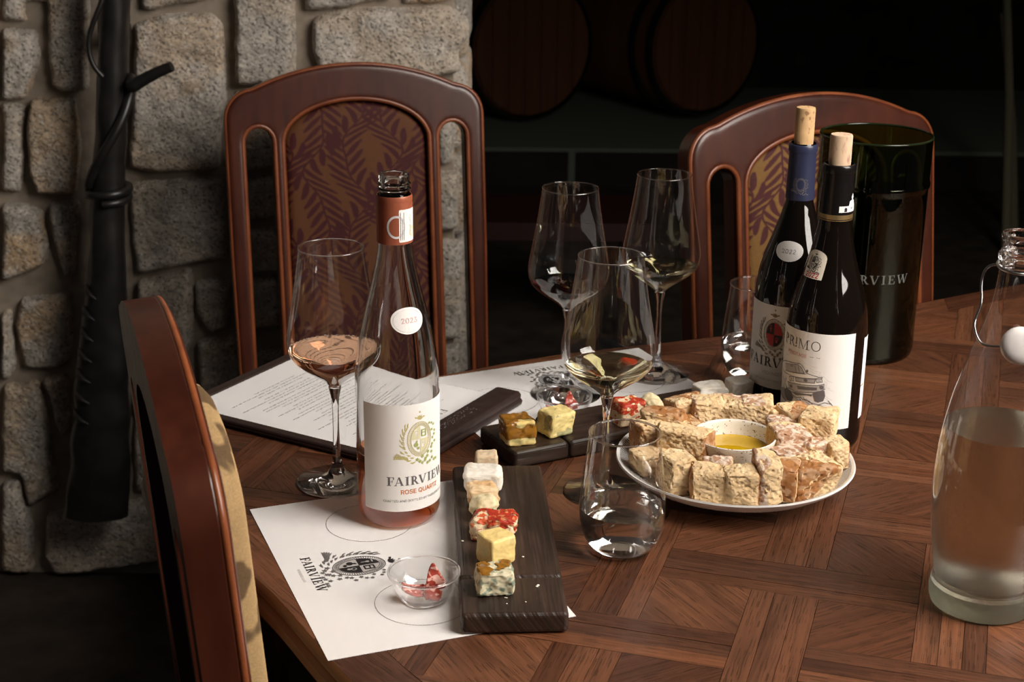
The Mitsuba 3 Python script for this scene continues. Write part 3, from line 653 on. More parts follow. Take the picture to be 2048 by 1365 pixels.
def build_chair():
    rs = lambda r: [r.interpolate(t, normalized=True).coords[0] for t in np.linspace(0, 1, int(r.length / .0045), endpoint=False)]
    fr = Polygon(rs(c_out.exterior), [rs(c_panel.exterior)] + [rs(q.exterior) for q in c_slots])
    P, F = pillow(fr, .010, .010, 0, 1, .0042, own=True)
    front = tri(np.c_[P[:, 0], .010 + P[:, 2], P[:, 1]], F[:, ::-1])
    side = trimesh.creation.extrude_polygon(fr, .028, engine='earcut'); side = tri(np.c_[side.vertices[:, 0], side.vertices[:, 2] - .018, side.vertices[:, 1]], side.faces[:, ::-1])
    side.update_faces(~((side.face_normals[:, 1] > .9))); side.remove_unreferenced_vertices()
    D = {}
    bf = cat(front, side); bf.merge_vertices(digits_vertex=6); D['back_frame'] = (bf, 'm_chair_wood', 62, None)
    be = [tube(ring3(c_out.buffer(-.0035).exterior, 220, .0135), .0042, 6, True)]
    for hole, n in ((c_panel, 160), (c_slots[0], 130), (c_slots[1], 130)): be.append(tube(ring3(hole.buffer(.0045).exterior, n, .0165), .0042, 6, True))
    D['edge_bead'] = (cat(*be), 'm_chair_edge', 60, None)
    pp = c_panel.buffer(.001)
    P, F = pillow(pp, .010, .012, 0, 1, .008, dome=.006)
    pf = tri(np.c_[P[:, 0], P[:, 2] - .001, P[:, 1]], F[:, ::-1]); P3, F3 = pillow(pp, .004, .006, 0, 1, .02)
    pb = tri(np.c_[P3[:, 0], -.006 - P3[:, 2], P3[:, 1]], F3)
    D['back_panel'] = (cat(pf, pb), 'm_burgundy_fabric', True, np.vstack([P[:, :2] + [.5, 1.0], P3[:, :2] + [.5, 1.0]]))
    sp = Polygon([(-.21, .0), (.21, .0), (.235, .40), (.2, .44), (-.2, .44), (-.235, .40)]).buffer(-.01).buffer(.01)
    P, F = pillow(sp, .03, .03, 0, 1, .02, dome=.012)
    s1 = tri(np.c_[P[:, 0], P[:, 1], .43 + P[:, 2]], F); s0 = trimesh.creation.extrude_polygon(sp, .012, engine='earcut'); s0.apply_translation([0, 0, .42])
    st = cat(s1, s0); D['seat'] = (st, 'm_burgundy_fabric', 40, None)
    ap = trimesh.creation.extrude_polygon(sp.buffer(-.006).difference(sp.buffer(-.03)), .06, engine='earcut'); ap.apply_translation([0, 0, .36]); D['apron'] = (ap, 'm_chair_wood', False, None)
    return D
DC = build_chair(); CD = {}
for nme, (m, b, s, uv) in DC.items(): CD[nme] = mikit.ply(m, b, s, uv=uv)
def leg_mesh(front, sx):
    if front: p, r = [(sx * .19, .385, .40), (sx * .19, .395, .3), (sx * .19, .39, .12), (sx * .19, .40, 0)], [.024, .024, .018, .017]
    else: p, r = [(sx * .185, -.006, .50), (sx * .185, .02, .40), (sx * .185, .01, .2), (sx * .185, -.03, 0)], [.019, .022, .02, .018]
    return tube(spline(p, 12), np.interp(np.linspace(0, 1, 12), np.linspace(0, 1, 4), r), 8)
LEGS = [mikit.ply(leg_mesh(f, s), 'm_chair_wood', 60) for f in (0, 1) for s in (-1, 1)]
def chair(key, X, Y, yaw, label, fabric, lean=LEAN, H=1.0, thin=1.0):
    c, s = math.cos(yaw), math.sin(yaw); rx = np.array([c, s, 0]); fr = np.array([s, -c, 0])
    up = np.array([0, 0, 1]) * math.cos(lean) - fr * math.sin(lean); nf = fr * math.cos(lean) + np.array([0, 0, 1]) * math.sin(lean)
    M = np.eye(4); M[:3, 0], M[:3, 1], M[:3, 2], M[:3, 3] = rx, nf * thin, up, (X, Y, H)
    base = np.array([X, Y, 0]) + fr * math.sin(lean) * .545
    N = np.eye(4); N[:3, 0], N[:3, 1], N[:3, 2], N[:3, 3] = rx, fr, (0, 0, 1), base
    for nme in ('back_frame', 'edge_bead', 'back_panel'): reuse(f'{key}__{nme}', CD[nme], M, fabric if nme == 'back_panel' else None)
    for nme in ('seat', 'apron'): reuse(f'{key}__{nme}', CD[nme], N, fabric if nme == 'seat' else None)
    for k, d in enumerate(LEGS): reuse(num(f'{key}__leg', k), d, N)
    labels[f'{key}__back_panel'] = {'label': 'leaf-patterned upholstered back panel'}
    tag(key, label, 'chair')
chair('dining_chair', -.2553, 2.4893, .2206, 'dark mahogany chair with burgundy leaf fabric in front of the stone wall', 'm_burgundy_fabric')
chair('dining_chair_001', .4227, 2.2584, .3884, 'reddish wooden chair with gold leaf fabric behind the green glass cooler', 'm_gold_fabric')
chair('dining_chair_002', -.2622, 1.0940, 1.8912, 'wooden chair seen edge-on in the left foreground with tan padding', 'm_tan_fabric', .0737, 1.03, .85)
def tan_cushion():                             # this chair's back is padded much thicker than the others
    P, F = pillow(c_panel.buffer(.004), .043, .030, 0, 1, .008, dome=.013); m = tri(np.c_[P[:, 0], P[:, 2], P[:, 1]], F[:, ::-1])
    pp = scene['dining_chair_002__back_frame']['to_world']; scene['dining_chair_002__back_panel'] = {**mikit.ply(m, 'm_tan_fabric', True), 'to_world': pp}
tan_cushion()

# ------------------------------------------------------------------ papers and menu
def rot2(a): return np.array([math.cos(a), math.sin(a)]), np.array([-math.sin(a), math.cos(a)])
def sheet(key, poly, m, z, mat='m_paper', th=.0003):
    g = trimesh.creation.extrude_polygon(poly, th, engine='earcut'); v = m(g.vertices[:, 0], g.vertices[:, 1]); v[:, 2] = z + g.vertices[:, 2]
    t = tri(v, g.faces)
    if t.volume < 0: t.invert()
    return add(key, t, mat)
def mat_print(key, o, ex, ey, z, circles):
    """a landscape sheet: x to the reader's right, y away from the reader, the origin at the middle of the reader's edge."""
    mp = flat(o, ex, ey, z + .00055); mp2 = flat(o, ex, ey, z + .00065)
    sheet(key + '__sheet', box(-.1485, 0, .1485, .2115), flat(o, ex, ey, z), z)
    word, w = serif('FAIRVIEW', .0085, .16)
    add(key + '__lettering', lift(affinity.translate(word, 0.002, .0205), mp2), 'm_ink')
    add(key + '__small_lettering', liftmesh(plain('FOUNDED 1693', .0024), mp2, 0.002, .0130), 'm_mid_ink')
    h, cy = .060, .0665
    S = lambda n: scaled(CREST[n], h, 0, cy)
    add(key + '__crest', lift(unary_union([S('ears'), S('vines'), S('ring')]), mp2), 'm_slate_ink')
    add(key + '__crest_field', lift(S('field'), mp), 'm_mid_ink')
    add(key + '__crest_quarters', lift(unary_union([S('dark'), S('deco'), S('crown')]), flat(o, ex, ey, z + .0008)), 'm_ink')
    for k, (x, y, r) in enumerate(circles):
        add(num(key + '__circle', k), lift(Point(x, y).buffer(r, 48).difference(Point(x, y).buffer(r - .0004, 48)), mp2), 'm_grey_ink')
P1, P2 = np.array([-.2475, 1.3656]), np.array([-.1427, 1.0918])
ex = (P2 - P1) / np.linalg.norm(P2 - P1); ey = np.array([-ex[1], ex[0]])
mat_print('placemat', (P1 + P2) / 2, ex, ey, TZ + .0002, [(-.082, .099, .0404), (.082, .099, .0404)])
tag('placemat', 'white printed tasting sheet under the rosé bottle and the nearer cheese board', 'placemat')
ang = math.radians(25); bx = np.array([math.cos(ang), math.sin(ang)]); by = np.array([math.sin(ang), -math.cos(ang)])
mat_print('placemat_001', np.array([.0288, 1.7727]) - by * .015, -bx, by, TZ + .0002, [(-.082, .099, .0404), (.082, .099, .0404)])
tag('placemat_001', 'white printed tasting sheet under the two back wine glasses, partly below the menu folder', 'placemat')
def menu():
    a = math.radians(-30); e1, e2 = rot2(a); o = np.array([-.3552, 1.6158]); z0 = TZ + .0012
    mp = flat(o, e1, e2, 0)
    def block(x0, x1, y0, y1, za, zb, r=.003):
        m = rbox(x1 - x0, y1 - y0, zb - za, min(r, (zb - za) / 2.05)); m.apply_translation([(x0 + x1) / 2, (y0 + y1) / 2, (za + zb) / 2])
        v = mp(m.vertices[:, 0], m.vertices[:, 1]); v[:, 2] = m.vertices[:, 2] + z0; return tri(v, m.faces)
    L, Wd = .2663, .2085
    add('menu_folder__cover', cat(block(-.014, L + .032, -.013, Wd + .004, 0, .0055, .0025), block(-.014, L + .028, -.013, -.0005, .003, .008, .002), block(-.014, -.0005, -.013, Wd + .004, .003, .008, .002)), 'm_leather', 35)
    add('menu_folder__spine', cat(block(L + .001, L + .034, -.014, Wd + .006, .004, .0155, .004), block(L + .004, L + .036, -.013, Wd + .005, .0, .008, .003)), 'm_leather', 35)
    pz = z0 + .0058
    sheet('menu_folder__page', box(0, 0, L, Wd), mp, pz)
    # reader's right is -e2, the top of the page towards the spine
    c = o + e1 * (L / 2) + e2 * (Wd / 2); rx, ry = -e2, e1; tp = flat(c, rx, ry, pz + .0005)
    word, w = serif('FAIRVIEW', .0088, .2); add('menu_folder__lettering', lift(affinity.translate(word, 0, .108), tp), 'm_ink')
    r = random.Random(3); dark, light = [], []
    for y in (.0935, .0855): light.append(box(-.062, y, .062, y + .0004))
    y = .073
    for para in range(9):
        for line in range(3):
            half = r.uniform(.035, .055) if line == 0 else (r.uniform(.060, .082) if line == 1 else r.uniform(.035, .075))
            x = -half
            while x < half:
                n = r.randint(3, 9)
                for k in range(n):
                    hgt = .0012 if r.random() < .65 else .0019
                    (dark if line == 0 else light).append(box(x, y, x + .0009, y + hgt)); x += .00125
                x += .0013
            y -= .0056 if line < 2 else .0085
        if y < -.115: break
    q = lambda L_: cat(*[polymesh(b) for b in L_])
    add('menu_folder__heading_print', liftmesh(q(dark), tp), 'm_slate_ink'); add('menu_folder__body_print', liftmesh(q(light), tp), 'm_grey_ink')
    # a worn stamped mark on the spine
    r2 = random.Random(5); sp = flat(o + e1 * (L + .015) + e2 * (Wd * .5), -e2, e1, z0 + .0162)
    add('menu_folder__stamped_mark', liftmesh(q([box(x, yy, x + r2.uniform(.0005, .0012), yy + r2.uniform(.0004, .0009)) for x in np.arange(-.035, .035, .0011) for yy in [r2.uniform(-.006, .006)]]), sp), 'm_mid_ink')
    tag('menu_folder', 'dark brown leather menu folder holding a printed white page, behind the rosé glass', 'menu')
menu()

# ------------------------------------------------------------------ glassware
WG = [(.0039, .0891), (.0031, .0762), (.0031, .0600), (.0033, .0448), (.0038, .029), (.0052, .018), (.0095, .010), (.02, .0055), (.0385, .0022), (.0402, .0012), (.0398, .0)]
BOWL = [(.0062, .1022), (.0082, .1046), (.0125, .1083), (.0190, .1130), (.0275, .1190), (.0360, .1258), (.0420, .1330), (.0447, .1412), (.0453, .1475), (.0446, .1550), (.0428, .1660), (.0388, .1880), (.035, .2106), (.0308, .2406)]
def bowl_r(z, off=0): p = np.array(BOWL); return PchipInterpolator(p[:, 1], p[:, 0])(z) - off
WGD = dict(bowl=mikit.ply(outward(lathe([(0, .1022)] + BOWL, 80, 70)), 'm_sheet', True),
           rim=mikit.ply(tube([(.0308 * math.cos(a), .0308 * math.sin(a), .2406) for a in np.arange(80) * math.pi / 40], .00055, 6, True), 'm_glass', True),
           stem=mikit.ply(outward(lathe([(0, 0)] + WG[::-1] + [(.0062, .1000), (.0060, .1015), (0, .1018)], 56, 0)), 'm_glass', True))
def wine_glass(key, x, y, level, mat, label, rz=0.0):
    M = move(x, y, TZ + (.0008 if key != 'wine_glass_001' else 0.0) , rz)
    for k, d in WGD.items(): reuse(f'{key}__{k}', d, M)
    zz = np.linspace(.1035, level, 26); pr_ = [(0, .1030)] + [(max(float(bowl_r(z, .0005)), .002), z) for z in zz] + [(0, level)]
    add(f'{key}__wine', outward(lathe(pr_, 80)), mat, 35, M=M)
    tag(key, label, 'wine glass')
wine_glass('wine_glass', -.1716, 1.4339, .1385, 'm_rose', 'stemmed glass of pink rosé wine left of the rosé bottle')
wine_glass('wine_glass_001', .0918, 1.4170, .1316, 'm_white_wine', 'stemmed glass of white wine in front, just behind the tumbler')
wine_glass('wine_glass_002', .1716, 1.7565, .1330, 'm_white_wine', 'farthest stemmed glass of white wine, in front of the right chair')
wine_glass('wine_glass_003', .0624, 1.6853, .1315, 'm_red_wine', 'stemmed glass of dark red wine on the back tasting sheet')
labels['wine_glass__wine'] = {'label': 'pink rosé wine'}; labels['wine_glass_003__wine'] = {'label': 'dark red wine'}
for k in ('wine_glass_001', 'wine_glass_002'): labels[k + '__wine'] = {'label': 'pale yellow white wine'}
rb = random.Random(2); bub = []
for i in range(90):
    a = rb.uniform(.1, 3.0); s = trimesh.creation.icosphere(1, rb.uniform(.0004, .0011)); rr = float(bowl_r(.1385)) - rb.uniform(.001, .0024)
    s.apply_translation([rr * math.cos(a), rr * math.sin(a), .1389]); bub.append(s)
add('wine_glass__bubbles', cat(*bub), 'm_glass', True, M=move(-.1716, 1.4339, TZ + .0008)); labels['wine_glass__bubbles'] = {'kind': 'stuff', 'label': 'ring of tiny bubbles'}
TB = [(0, .0008), (.0185, 0), (.026, .0022), (.0318, .0085), (.0356, .0165), (.0386, .0285), (.0391, .0394), (.0383, .0520), (.0362, .0734), (.0333, .0961), (.0315, .1129)]
def tb_r(z, off): p = np.array(TB[1:]); return float(PchipInterpolator(p[:, 1], p[:, 0])(z)) - off
TBD = dict(wall=mikit.ply(outward(lathe(TB, 80, 60)), 'm_sheet', True),
           rim=mikit.ply(tube([(.0315 * math.cos(a), .0315 * math.sin(a), .1129) for a in np.arange(80) * math.pi / 40], .0010, 6, True), 'm_glass', True),
           base=mikit.ply(outward(lathe([(0, .0013), (.018, .0006), (.0255, .0028), (.0285, .0055), (.0270, .0072), (.02, .0066), (0, .0062)], 64)), 'm_glass', 40))
def tumbler(key, x, y, level, label):
    M = move(x, y, TZ)
    for k, d in TBD.items(): reuse(f'{key}__{k}', d, M)
    zz = np.linspace(.0082, level, 20)
    add(f'{key}__water', outward(lathe([(0, .0078), (.024, .0076)] + [(tb_r(z, .0007), z) for z in zz] + [(0, level)], 72)), 'm_water', 35, M=M)
    labels[f'{key}__water'] = {'label': 'clear water'}
    tag(key, label, 'tumbler')
tumbler('tumbler', .1008, 1.2936, .0425, 'stemless glass of water standing in front of the bread plate')
tumbler('tumbler_001', .285, 1.755, .042, 'stemless glass of water half hidden behind the dark bottle with the blue capsule')
DB = [(0, .0006), (.0150, 0), (.0185, .0015), (.0240, .0075), (.0280, .0155), (.0300, .0225), (.0305, .0255)]
din = [(.0288, .0262), (.0278, .0235), (.0260, .0160), (.0220, .0085), (.0165, .0035), (0, .0028)]
DBD = dict(wall=mikit.ply(cat(outward(lathe(DB, 64, 40)), lathe([(.0292, .0258), (.0284, .0235), (.0266, .0160), (.0226, .0085), (.0165, .0042), (0, .0036)], 64, 40)), 'm_sheet', True),
           rim=mikit.ply(tube([(.0300 * math.cos(a), .0300 * math.sin(a), .0260) for a in np.arange(72) * math.pi / 36], .0011, 8, True), 'm_glass', True),
           foot=mikit.ply(outward(lathe([(0, .0006), (.0150, .0002), (.0185, .0015), (.0178, .0030), (0, .0028)], 48)), 'm_glass', 40))
def dip(key, x, y, label):
    for k, d in DBD.items(): reuse(f'{key}__{k}', d, move(x, y, TZ + .0008))
    tag(key, label, 'bowl')
dip('glass_bowl', -.0722, 1.192, 'small clear glass bowl holding salami on the nearer tasting sheet')
dip('glass_bowl_001', .0580, 1.612, 'small clear glass bowl holding salami on the back tasting sheet')
def salami(keys, x, y, label, seed, k=1.0):
    def slice_(pts, th, curl, seed):
        P, F = pillow(Polygon(pts).buffer(-.0015).buffer(.0015), th, .001, .0012, 300, .0012, seed)
        v = np.vstack([P, np.c_[P[:, :2], -P[:, 2] * .3]]); F2 = np.vstack([F, F[:, ::-1] + len(P)])
        v[:, 2] += curl * v[:, 0] * v[:, 0] + .0012 * np.sin(v[:, 1] * 420) + curl * .6 * v[:, 0] * v[:, 1]
        return tri(v * k, F2)
    a = slice_([(-.011, -.002), (-.006, .002), (-.001, .017), (.0015, .020), (.004, .016), (.010, .004), (.011, -.003), (.002, -.005)], .0016, 18, seed)
    a.apply_transform(move(x + .007, y + .003, TZ + .0125, .25, 1.25, .0))
    b = slice_([(-.012, -.006), (-.010, .007), (.0, .010), (.010, .006), (.008, -.007), (-.002, -.009)], .0016, 22, seed + 1); b.apply_transform(move(x - .009, y - .002, TZ + .0095, .3, .12, .3))
    c = slice_([(-.010, -.005), (-.006, .007), (.004, .008), (.009, .0), (.004, -.008)], .0016, 22, seed + 2); c.apply_transform(move(x + .008, y - .007, TZ + .0085, 1.7, -.1, -.25))
    for kk, m, l in zip(keys, (a, b, c), label): add(kk, m, 'm_salami', 60); tag(kk, l, 'salami')
salami(['salami_slice', 'salami_slice_001', 'salami_slice_002'], -.0722, 1.192, ['folded red salami slice standing up in the nearer glass bowl', 'salami slice lying at the left of the nearer glass bowl', 'salami slice lying at the front of the nearer glass bowl'], 1)
salami(['salami_slice_003', 'salami_slice_004', 'salami_slice_005'], .0560, 1.612, ['folded red salami slice standing up in the back glass bowl', 'salami slice lying at the left of the back glass bowl', 'salami slice lying at the front of the back glass bowl'], 2, .9)

# ------------------------------------------------------------------ bottles
def rose_bottle():
    k, x, y = 'rose_bottle', -.1054, 1.36; M = move(x, y, TZ + .0006)
    B = [(.0300, .0), (.0345, .0012), (.0372, .0048), (.0385, .011), (.0387, .08), (.0386, .14), (.0374, .1555), (.0345, .1757), (.0286, .2023), (.0221, .2286), (.0172, .2520), (.0152, .2684), (.0149, .3090), (.0140, .3105), (.0134, .3135), (.0134, .3150), (.0148, .3162), (.0134, .3176), (.0134, .3196), (.0148, .3208), (.0134, .3222), (.0134, .3245), (.0132, .3285), (.0122, .3296)]
    p = np.array(B[3:13]); Rf = PchipInterpolator(p[:, 1], p[:, 0])
    lev = .0700
    zz = np.r_[np.linspace(lev, .2684, 60)]
    up_ = [(float(Rf(z)), z) for z in zz] + B[12:]
    dn = [(.0098, .3290), (.0096, .305)] + [(max(float(Rf(z)) - .0024, .0094), z) for z in zz[::-1]]
    body = lathe(up_ + dn, 88, 0, True); add(k + '__body', outward(body), 'm_glass', 40, M=M)
    wp = [(0, .0055), (.022, .0035), (.0300, .0022), (.0343, .0032), (.0368, .0065), (.0380, .0115)] + [(float(Rf(z)) - .0005, z) for z in np.linspace(.014, lev - .0004, 16)] + [(0, lev - .0004)]
    add(k + '__wine', outward(lathe(wp, 88)), 'm_rose_deep', 35, M=M); labels[k + '__wine'] = {'label': 'pink rosé wine'}
    bs = [(0, .0050), (.022, .0012), (.0300, .0)] + B[1:4] + [(float(Rf(z)), z) for z in np.linspace(.013, lev, 16)]
    add(k + '__base', outward(lathe(bs, 88)), 'm_sheet', True, M=M)
    foil = lathe([(.0158, .2680), (.0162, .2682), (.0162, .3035), (.0157, .3048), (.0161, .3062), (.0161, .3098), (.0155, .3112), (.0150, .3110)], 64); add(k + '__neck_foil', foil, 'm_copper_foil', 40, M=M); labels[k + '__neck_foil'] = {'label': 'copper neck foil'}
    zt = TZ + .0006
    def at_(phi, R, off): f = around(x, y, math.radians(phi), R, off); return lambda s, t: f(s, t, zt)
    Rn = lambda z: np.full(np.shape(z), .0162)
    lab = at_(31, lambda z: np.full(np.shape(z), .0387), .0004); la2 = at_(31, lambda z: np.full(np.shape(z), .0387), .0007); la3 = at_(31, lambda z: np.full(np.shape(z), .0387), .0009)
    add(k + '__label', lift(box(-.0560, .0205, .0560, .1250), lab, .004), 'm_label', True)
    word, w = serif('FAIRVIEW', .0086, .13, T_=.22); add(k + '__label__lettering', lift(affinity.translate(word, .001, .0465), la2), 'm_slate_ink')
    add(k + '__label__variety', liftmesh(plain('ROSE QUARTZ', .0042, True), la2, .001, .0380), 'm_copper_ink')
    add(k + '__label__small_print', liftmesh(plain('CRAFTED AND BOTTLED BY FAIRVIEW WINES', .0023), la2, 0, .0300), 'm_grey_ink')
    h, cy = .0425, .0905; S = lambda n: scaled(CREST[n], h, 0, cy)
    add(k + '__label__crest', lift(unary_union([S('ring'), S('ears'), S('crown')]), la2, .004), 'm_gold_ink')
    add(k + '__label__crest_field', lift(unary_union([S('dark')]), la2, .004), 'm_pale_gold')
    add(k + '__label__crest_leaves', lift(unary_union([S('vines'), S('deco')]), la3, .004), 'm_green_ink')
    Rs = lambda z: Rf(z); ov = affinity.scale(Point(0, 0).buffer(1, 32), .0160, .0118)
    o1 = at_(22, Rs, .0004); o2 = at_(22, Rs, .0008)
    add(k + '__vintage_label', lift(affinity.translate(ov, 0, .2015), o1, .003), 'm_label', True)
    add(k + '__vintage_label__ring', lift(affinity.translate(affinity.scale(ov, .86, .84).difference(affinity.scale(ov,   .84, .82)), 0, .2015), o2, .003), 'm_pale_ink')
    add(k + '__vintage_label__lettering', liftmesh(plain('2023', .0045), o2, 0.001, .1995), 'm_pink_ink')
    st = at_(47, Rn, .0003); st2 = at_(47, Rn, .0005)
    add(k + '__seal_sticker', lift(box(-.0095, .2705, .0095, .3000).buffer(-.001).buffer(.001), st, .003), 'm_label', True)
    tt = plain('CERTIFIED', .0026); tt.vertices = tt.vertices[:, [1, 0, 2]] * [1, -1, 1]
    add(k + '__seal_sticker__lettering', cat(liftmesh(tt, st2, .0010, .2855), *[lift(box(-.0085 + .0016 * i, .2725, -.0079 + .0016 * i, .2975 - (i % 2) * .006), st2) for i in range(3)]), 'm_grey_ink')
    add(k + '__seal_sticker__emblem', lift(unary_union([leaf(.003, .2735, .012, .006, 1.2), leaf(.006, .276, .010, .005, 1.9), leaf(.0005, .277, .008, .004, .7)]), st2), 'm_pale_gold')
    fo = at_(5, Rn, .0004); el = Point(0, .2845).buffer(.0105, 32)
    add(k + '__neck_foil__emblem', lift(affinity.scale(el, .8, 1).difference(affinity.scale(el, .62, .8)), fo, .003), 'm_pale_ink')
    tag(k, 'open clear bottle of rosé wine with a white label and copper neck foil', 'wine bottle')
rose_bottle()
def dark_bottle(k, x, y, B, foilmat, foil, corkmat, corkr, corkh, label):
    M = move(x, y, TZ)
    add(k + '__body', outward(lathe([(0, .004), (.030, .0)] + B, 88, 120)), 'm_black_glass', True, M=M)
    (z0, r0), (z1, r1) = foil
    f = [(r0 + .0003, z0), (r0 + .0009, z0 + .0006), ((r0 + r1) / 2 + .0006, (z0 + z1) / 2), (r1 + .0008, z1 - .010), (r1 + .0018, z1 - .0085), (r1 + .0018, z1 - .003), (r1 + .0006, z1 - .0012), (r1 - .001, z1 - .0008)]
    add(k + '__capsule', lathe(f, 64), foilmat, 40, M=M)
    top = B[-1][1]
    ck = lathe([(0, top - .012), (corkr * .93, top - .012), (corkr, top + .004), (corkr * 1.0, top + corkh - .0015), (corkr * .94, top + corkh), (0, top + corkh)], 40); add(k + '__cork', ck, corkmat, 40, M=M); labels[k + '__cork'] = {'label': 'pale cork pushed half into the neck'}
    p = np.array([q for q in B if q[1] > .02]); tag(k, label, 'wine bottle')
    return PchipInterpolator(p[:, 1], p[:, 0])
BB = [(.0350, .001), (.0385, .004), (.0408, .010), (.0411, .05), (.0411, .10), (.0407, .133), (.0388, .1584), (.0332, .183), (.0251, .207), (.0175, .231), (.0140, .2462), (.0132, .270), (.0138, .292), (.0142, .302), (.0130, .3045)]
kB = 'dark_bottle_001'
RB = dark_bottle(kB, .3045, 1.637, BB, 'm_navy_foil', ((.2440, .0143), (.3045, .0134)), 'm_cork', .0102, .037, 'dark wine bottle with a navy blue capsule, standing behind the other dark bottle')
def blue_art():
    x, y = .3045, 1.637; R = lambda z: np.full(np.shape(z), .0411)
    A = lambda off, phi=-24: around(x, y, math.radians(phi), R, off)
    add(kB + '__label', lift(box(-.058, .0405, .058, .1345), A(.0004), .004), 'm_label', True)
    word, w = serif('FAIRVIEW', .0106, .14); add(kB + '__label__lettering', lift(affinity.translate(word, .0035, .0650), A(.0007)), 'm_ink')
    add(kB + '__label__variety', liftmesh(plain('VIOGNIER', .0036), A(.0007), 0, .0560), 'm_mid_ink')
    add(kB + '__label__small_print', liftmesh(plain('CRAFTED AND BOTTLED BY FAIRVIEW', .0018), A(.0007), 0, .0485), 'm_mid_ink')
    h, cy = .044, .1020; S = lambda n: scaled(CREST[n], h, 0, cy)
    add(kB + '__label__crest', lift(unary_union([S('ring'), S('ears'), S('crown'), S('vines')]), A(.0007), .004), 'm_bronze_ink')
    add(kB + '__label__crest_field', lift(S('field'), A(.0006), .004), 'm_red_ink')
    add(kB + '__label__crest_quarters', lift(unary_union([S('dark')]), A(.0008), .004), 'm_ink')
    ov = affinity.scale(Point(0, 0).buffer(1, 32), .0150, .0105); o1, o2 = around(x, y, math.radians(-14), RB, .0006), around(x, y, math.radians(-14), RB, .0009)
    add(kB + '__vintage_label', lift(affinity.translate(ov, 0, .1930), o1, .003), 'm_label', True)
    add(kB + '__vintage_label__lettering', liftmesh(plain('2022', .0044), o2, 0, .1908), 'm_slate_ink')
    fo = around(x, y, math.radians(0), lambda z: np.full(np.shape(z), .0150), .0002)
    add(kB + '__capsule__emblem', lift(scaled(unary_union([CREST['ring'], CREST['vines'], CREST['ears']]), .018, 0, .262), fo), 'm_slate_ink')
blue_art()
BP = [(.0355, .001), (.0390, .004), (.0412, .010), (.0415, .05), (.0415, .1165), (.0410, .1335), (.0393, .1500), (.0336, .1730), (.0270, .1940), (.0206, .2195), (.0162, .2430), (.0150, .268), (.0150, .285), (.0155, .298), (.0140, .3015)]
BP = [(r * 1.008, z * .988) for r, z in BP]
kP = 'dark_bottle'
RP = dark_bottle(kP, .3268, 1.555, BP, 'm_black_foil', ((.2445, .0163), (.3015, .0150)), 'm_pale_cork', .0112, .032, 'black-capsuled dark wine bottle with an off-road car on its label, behind the plate')
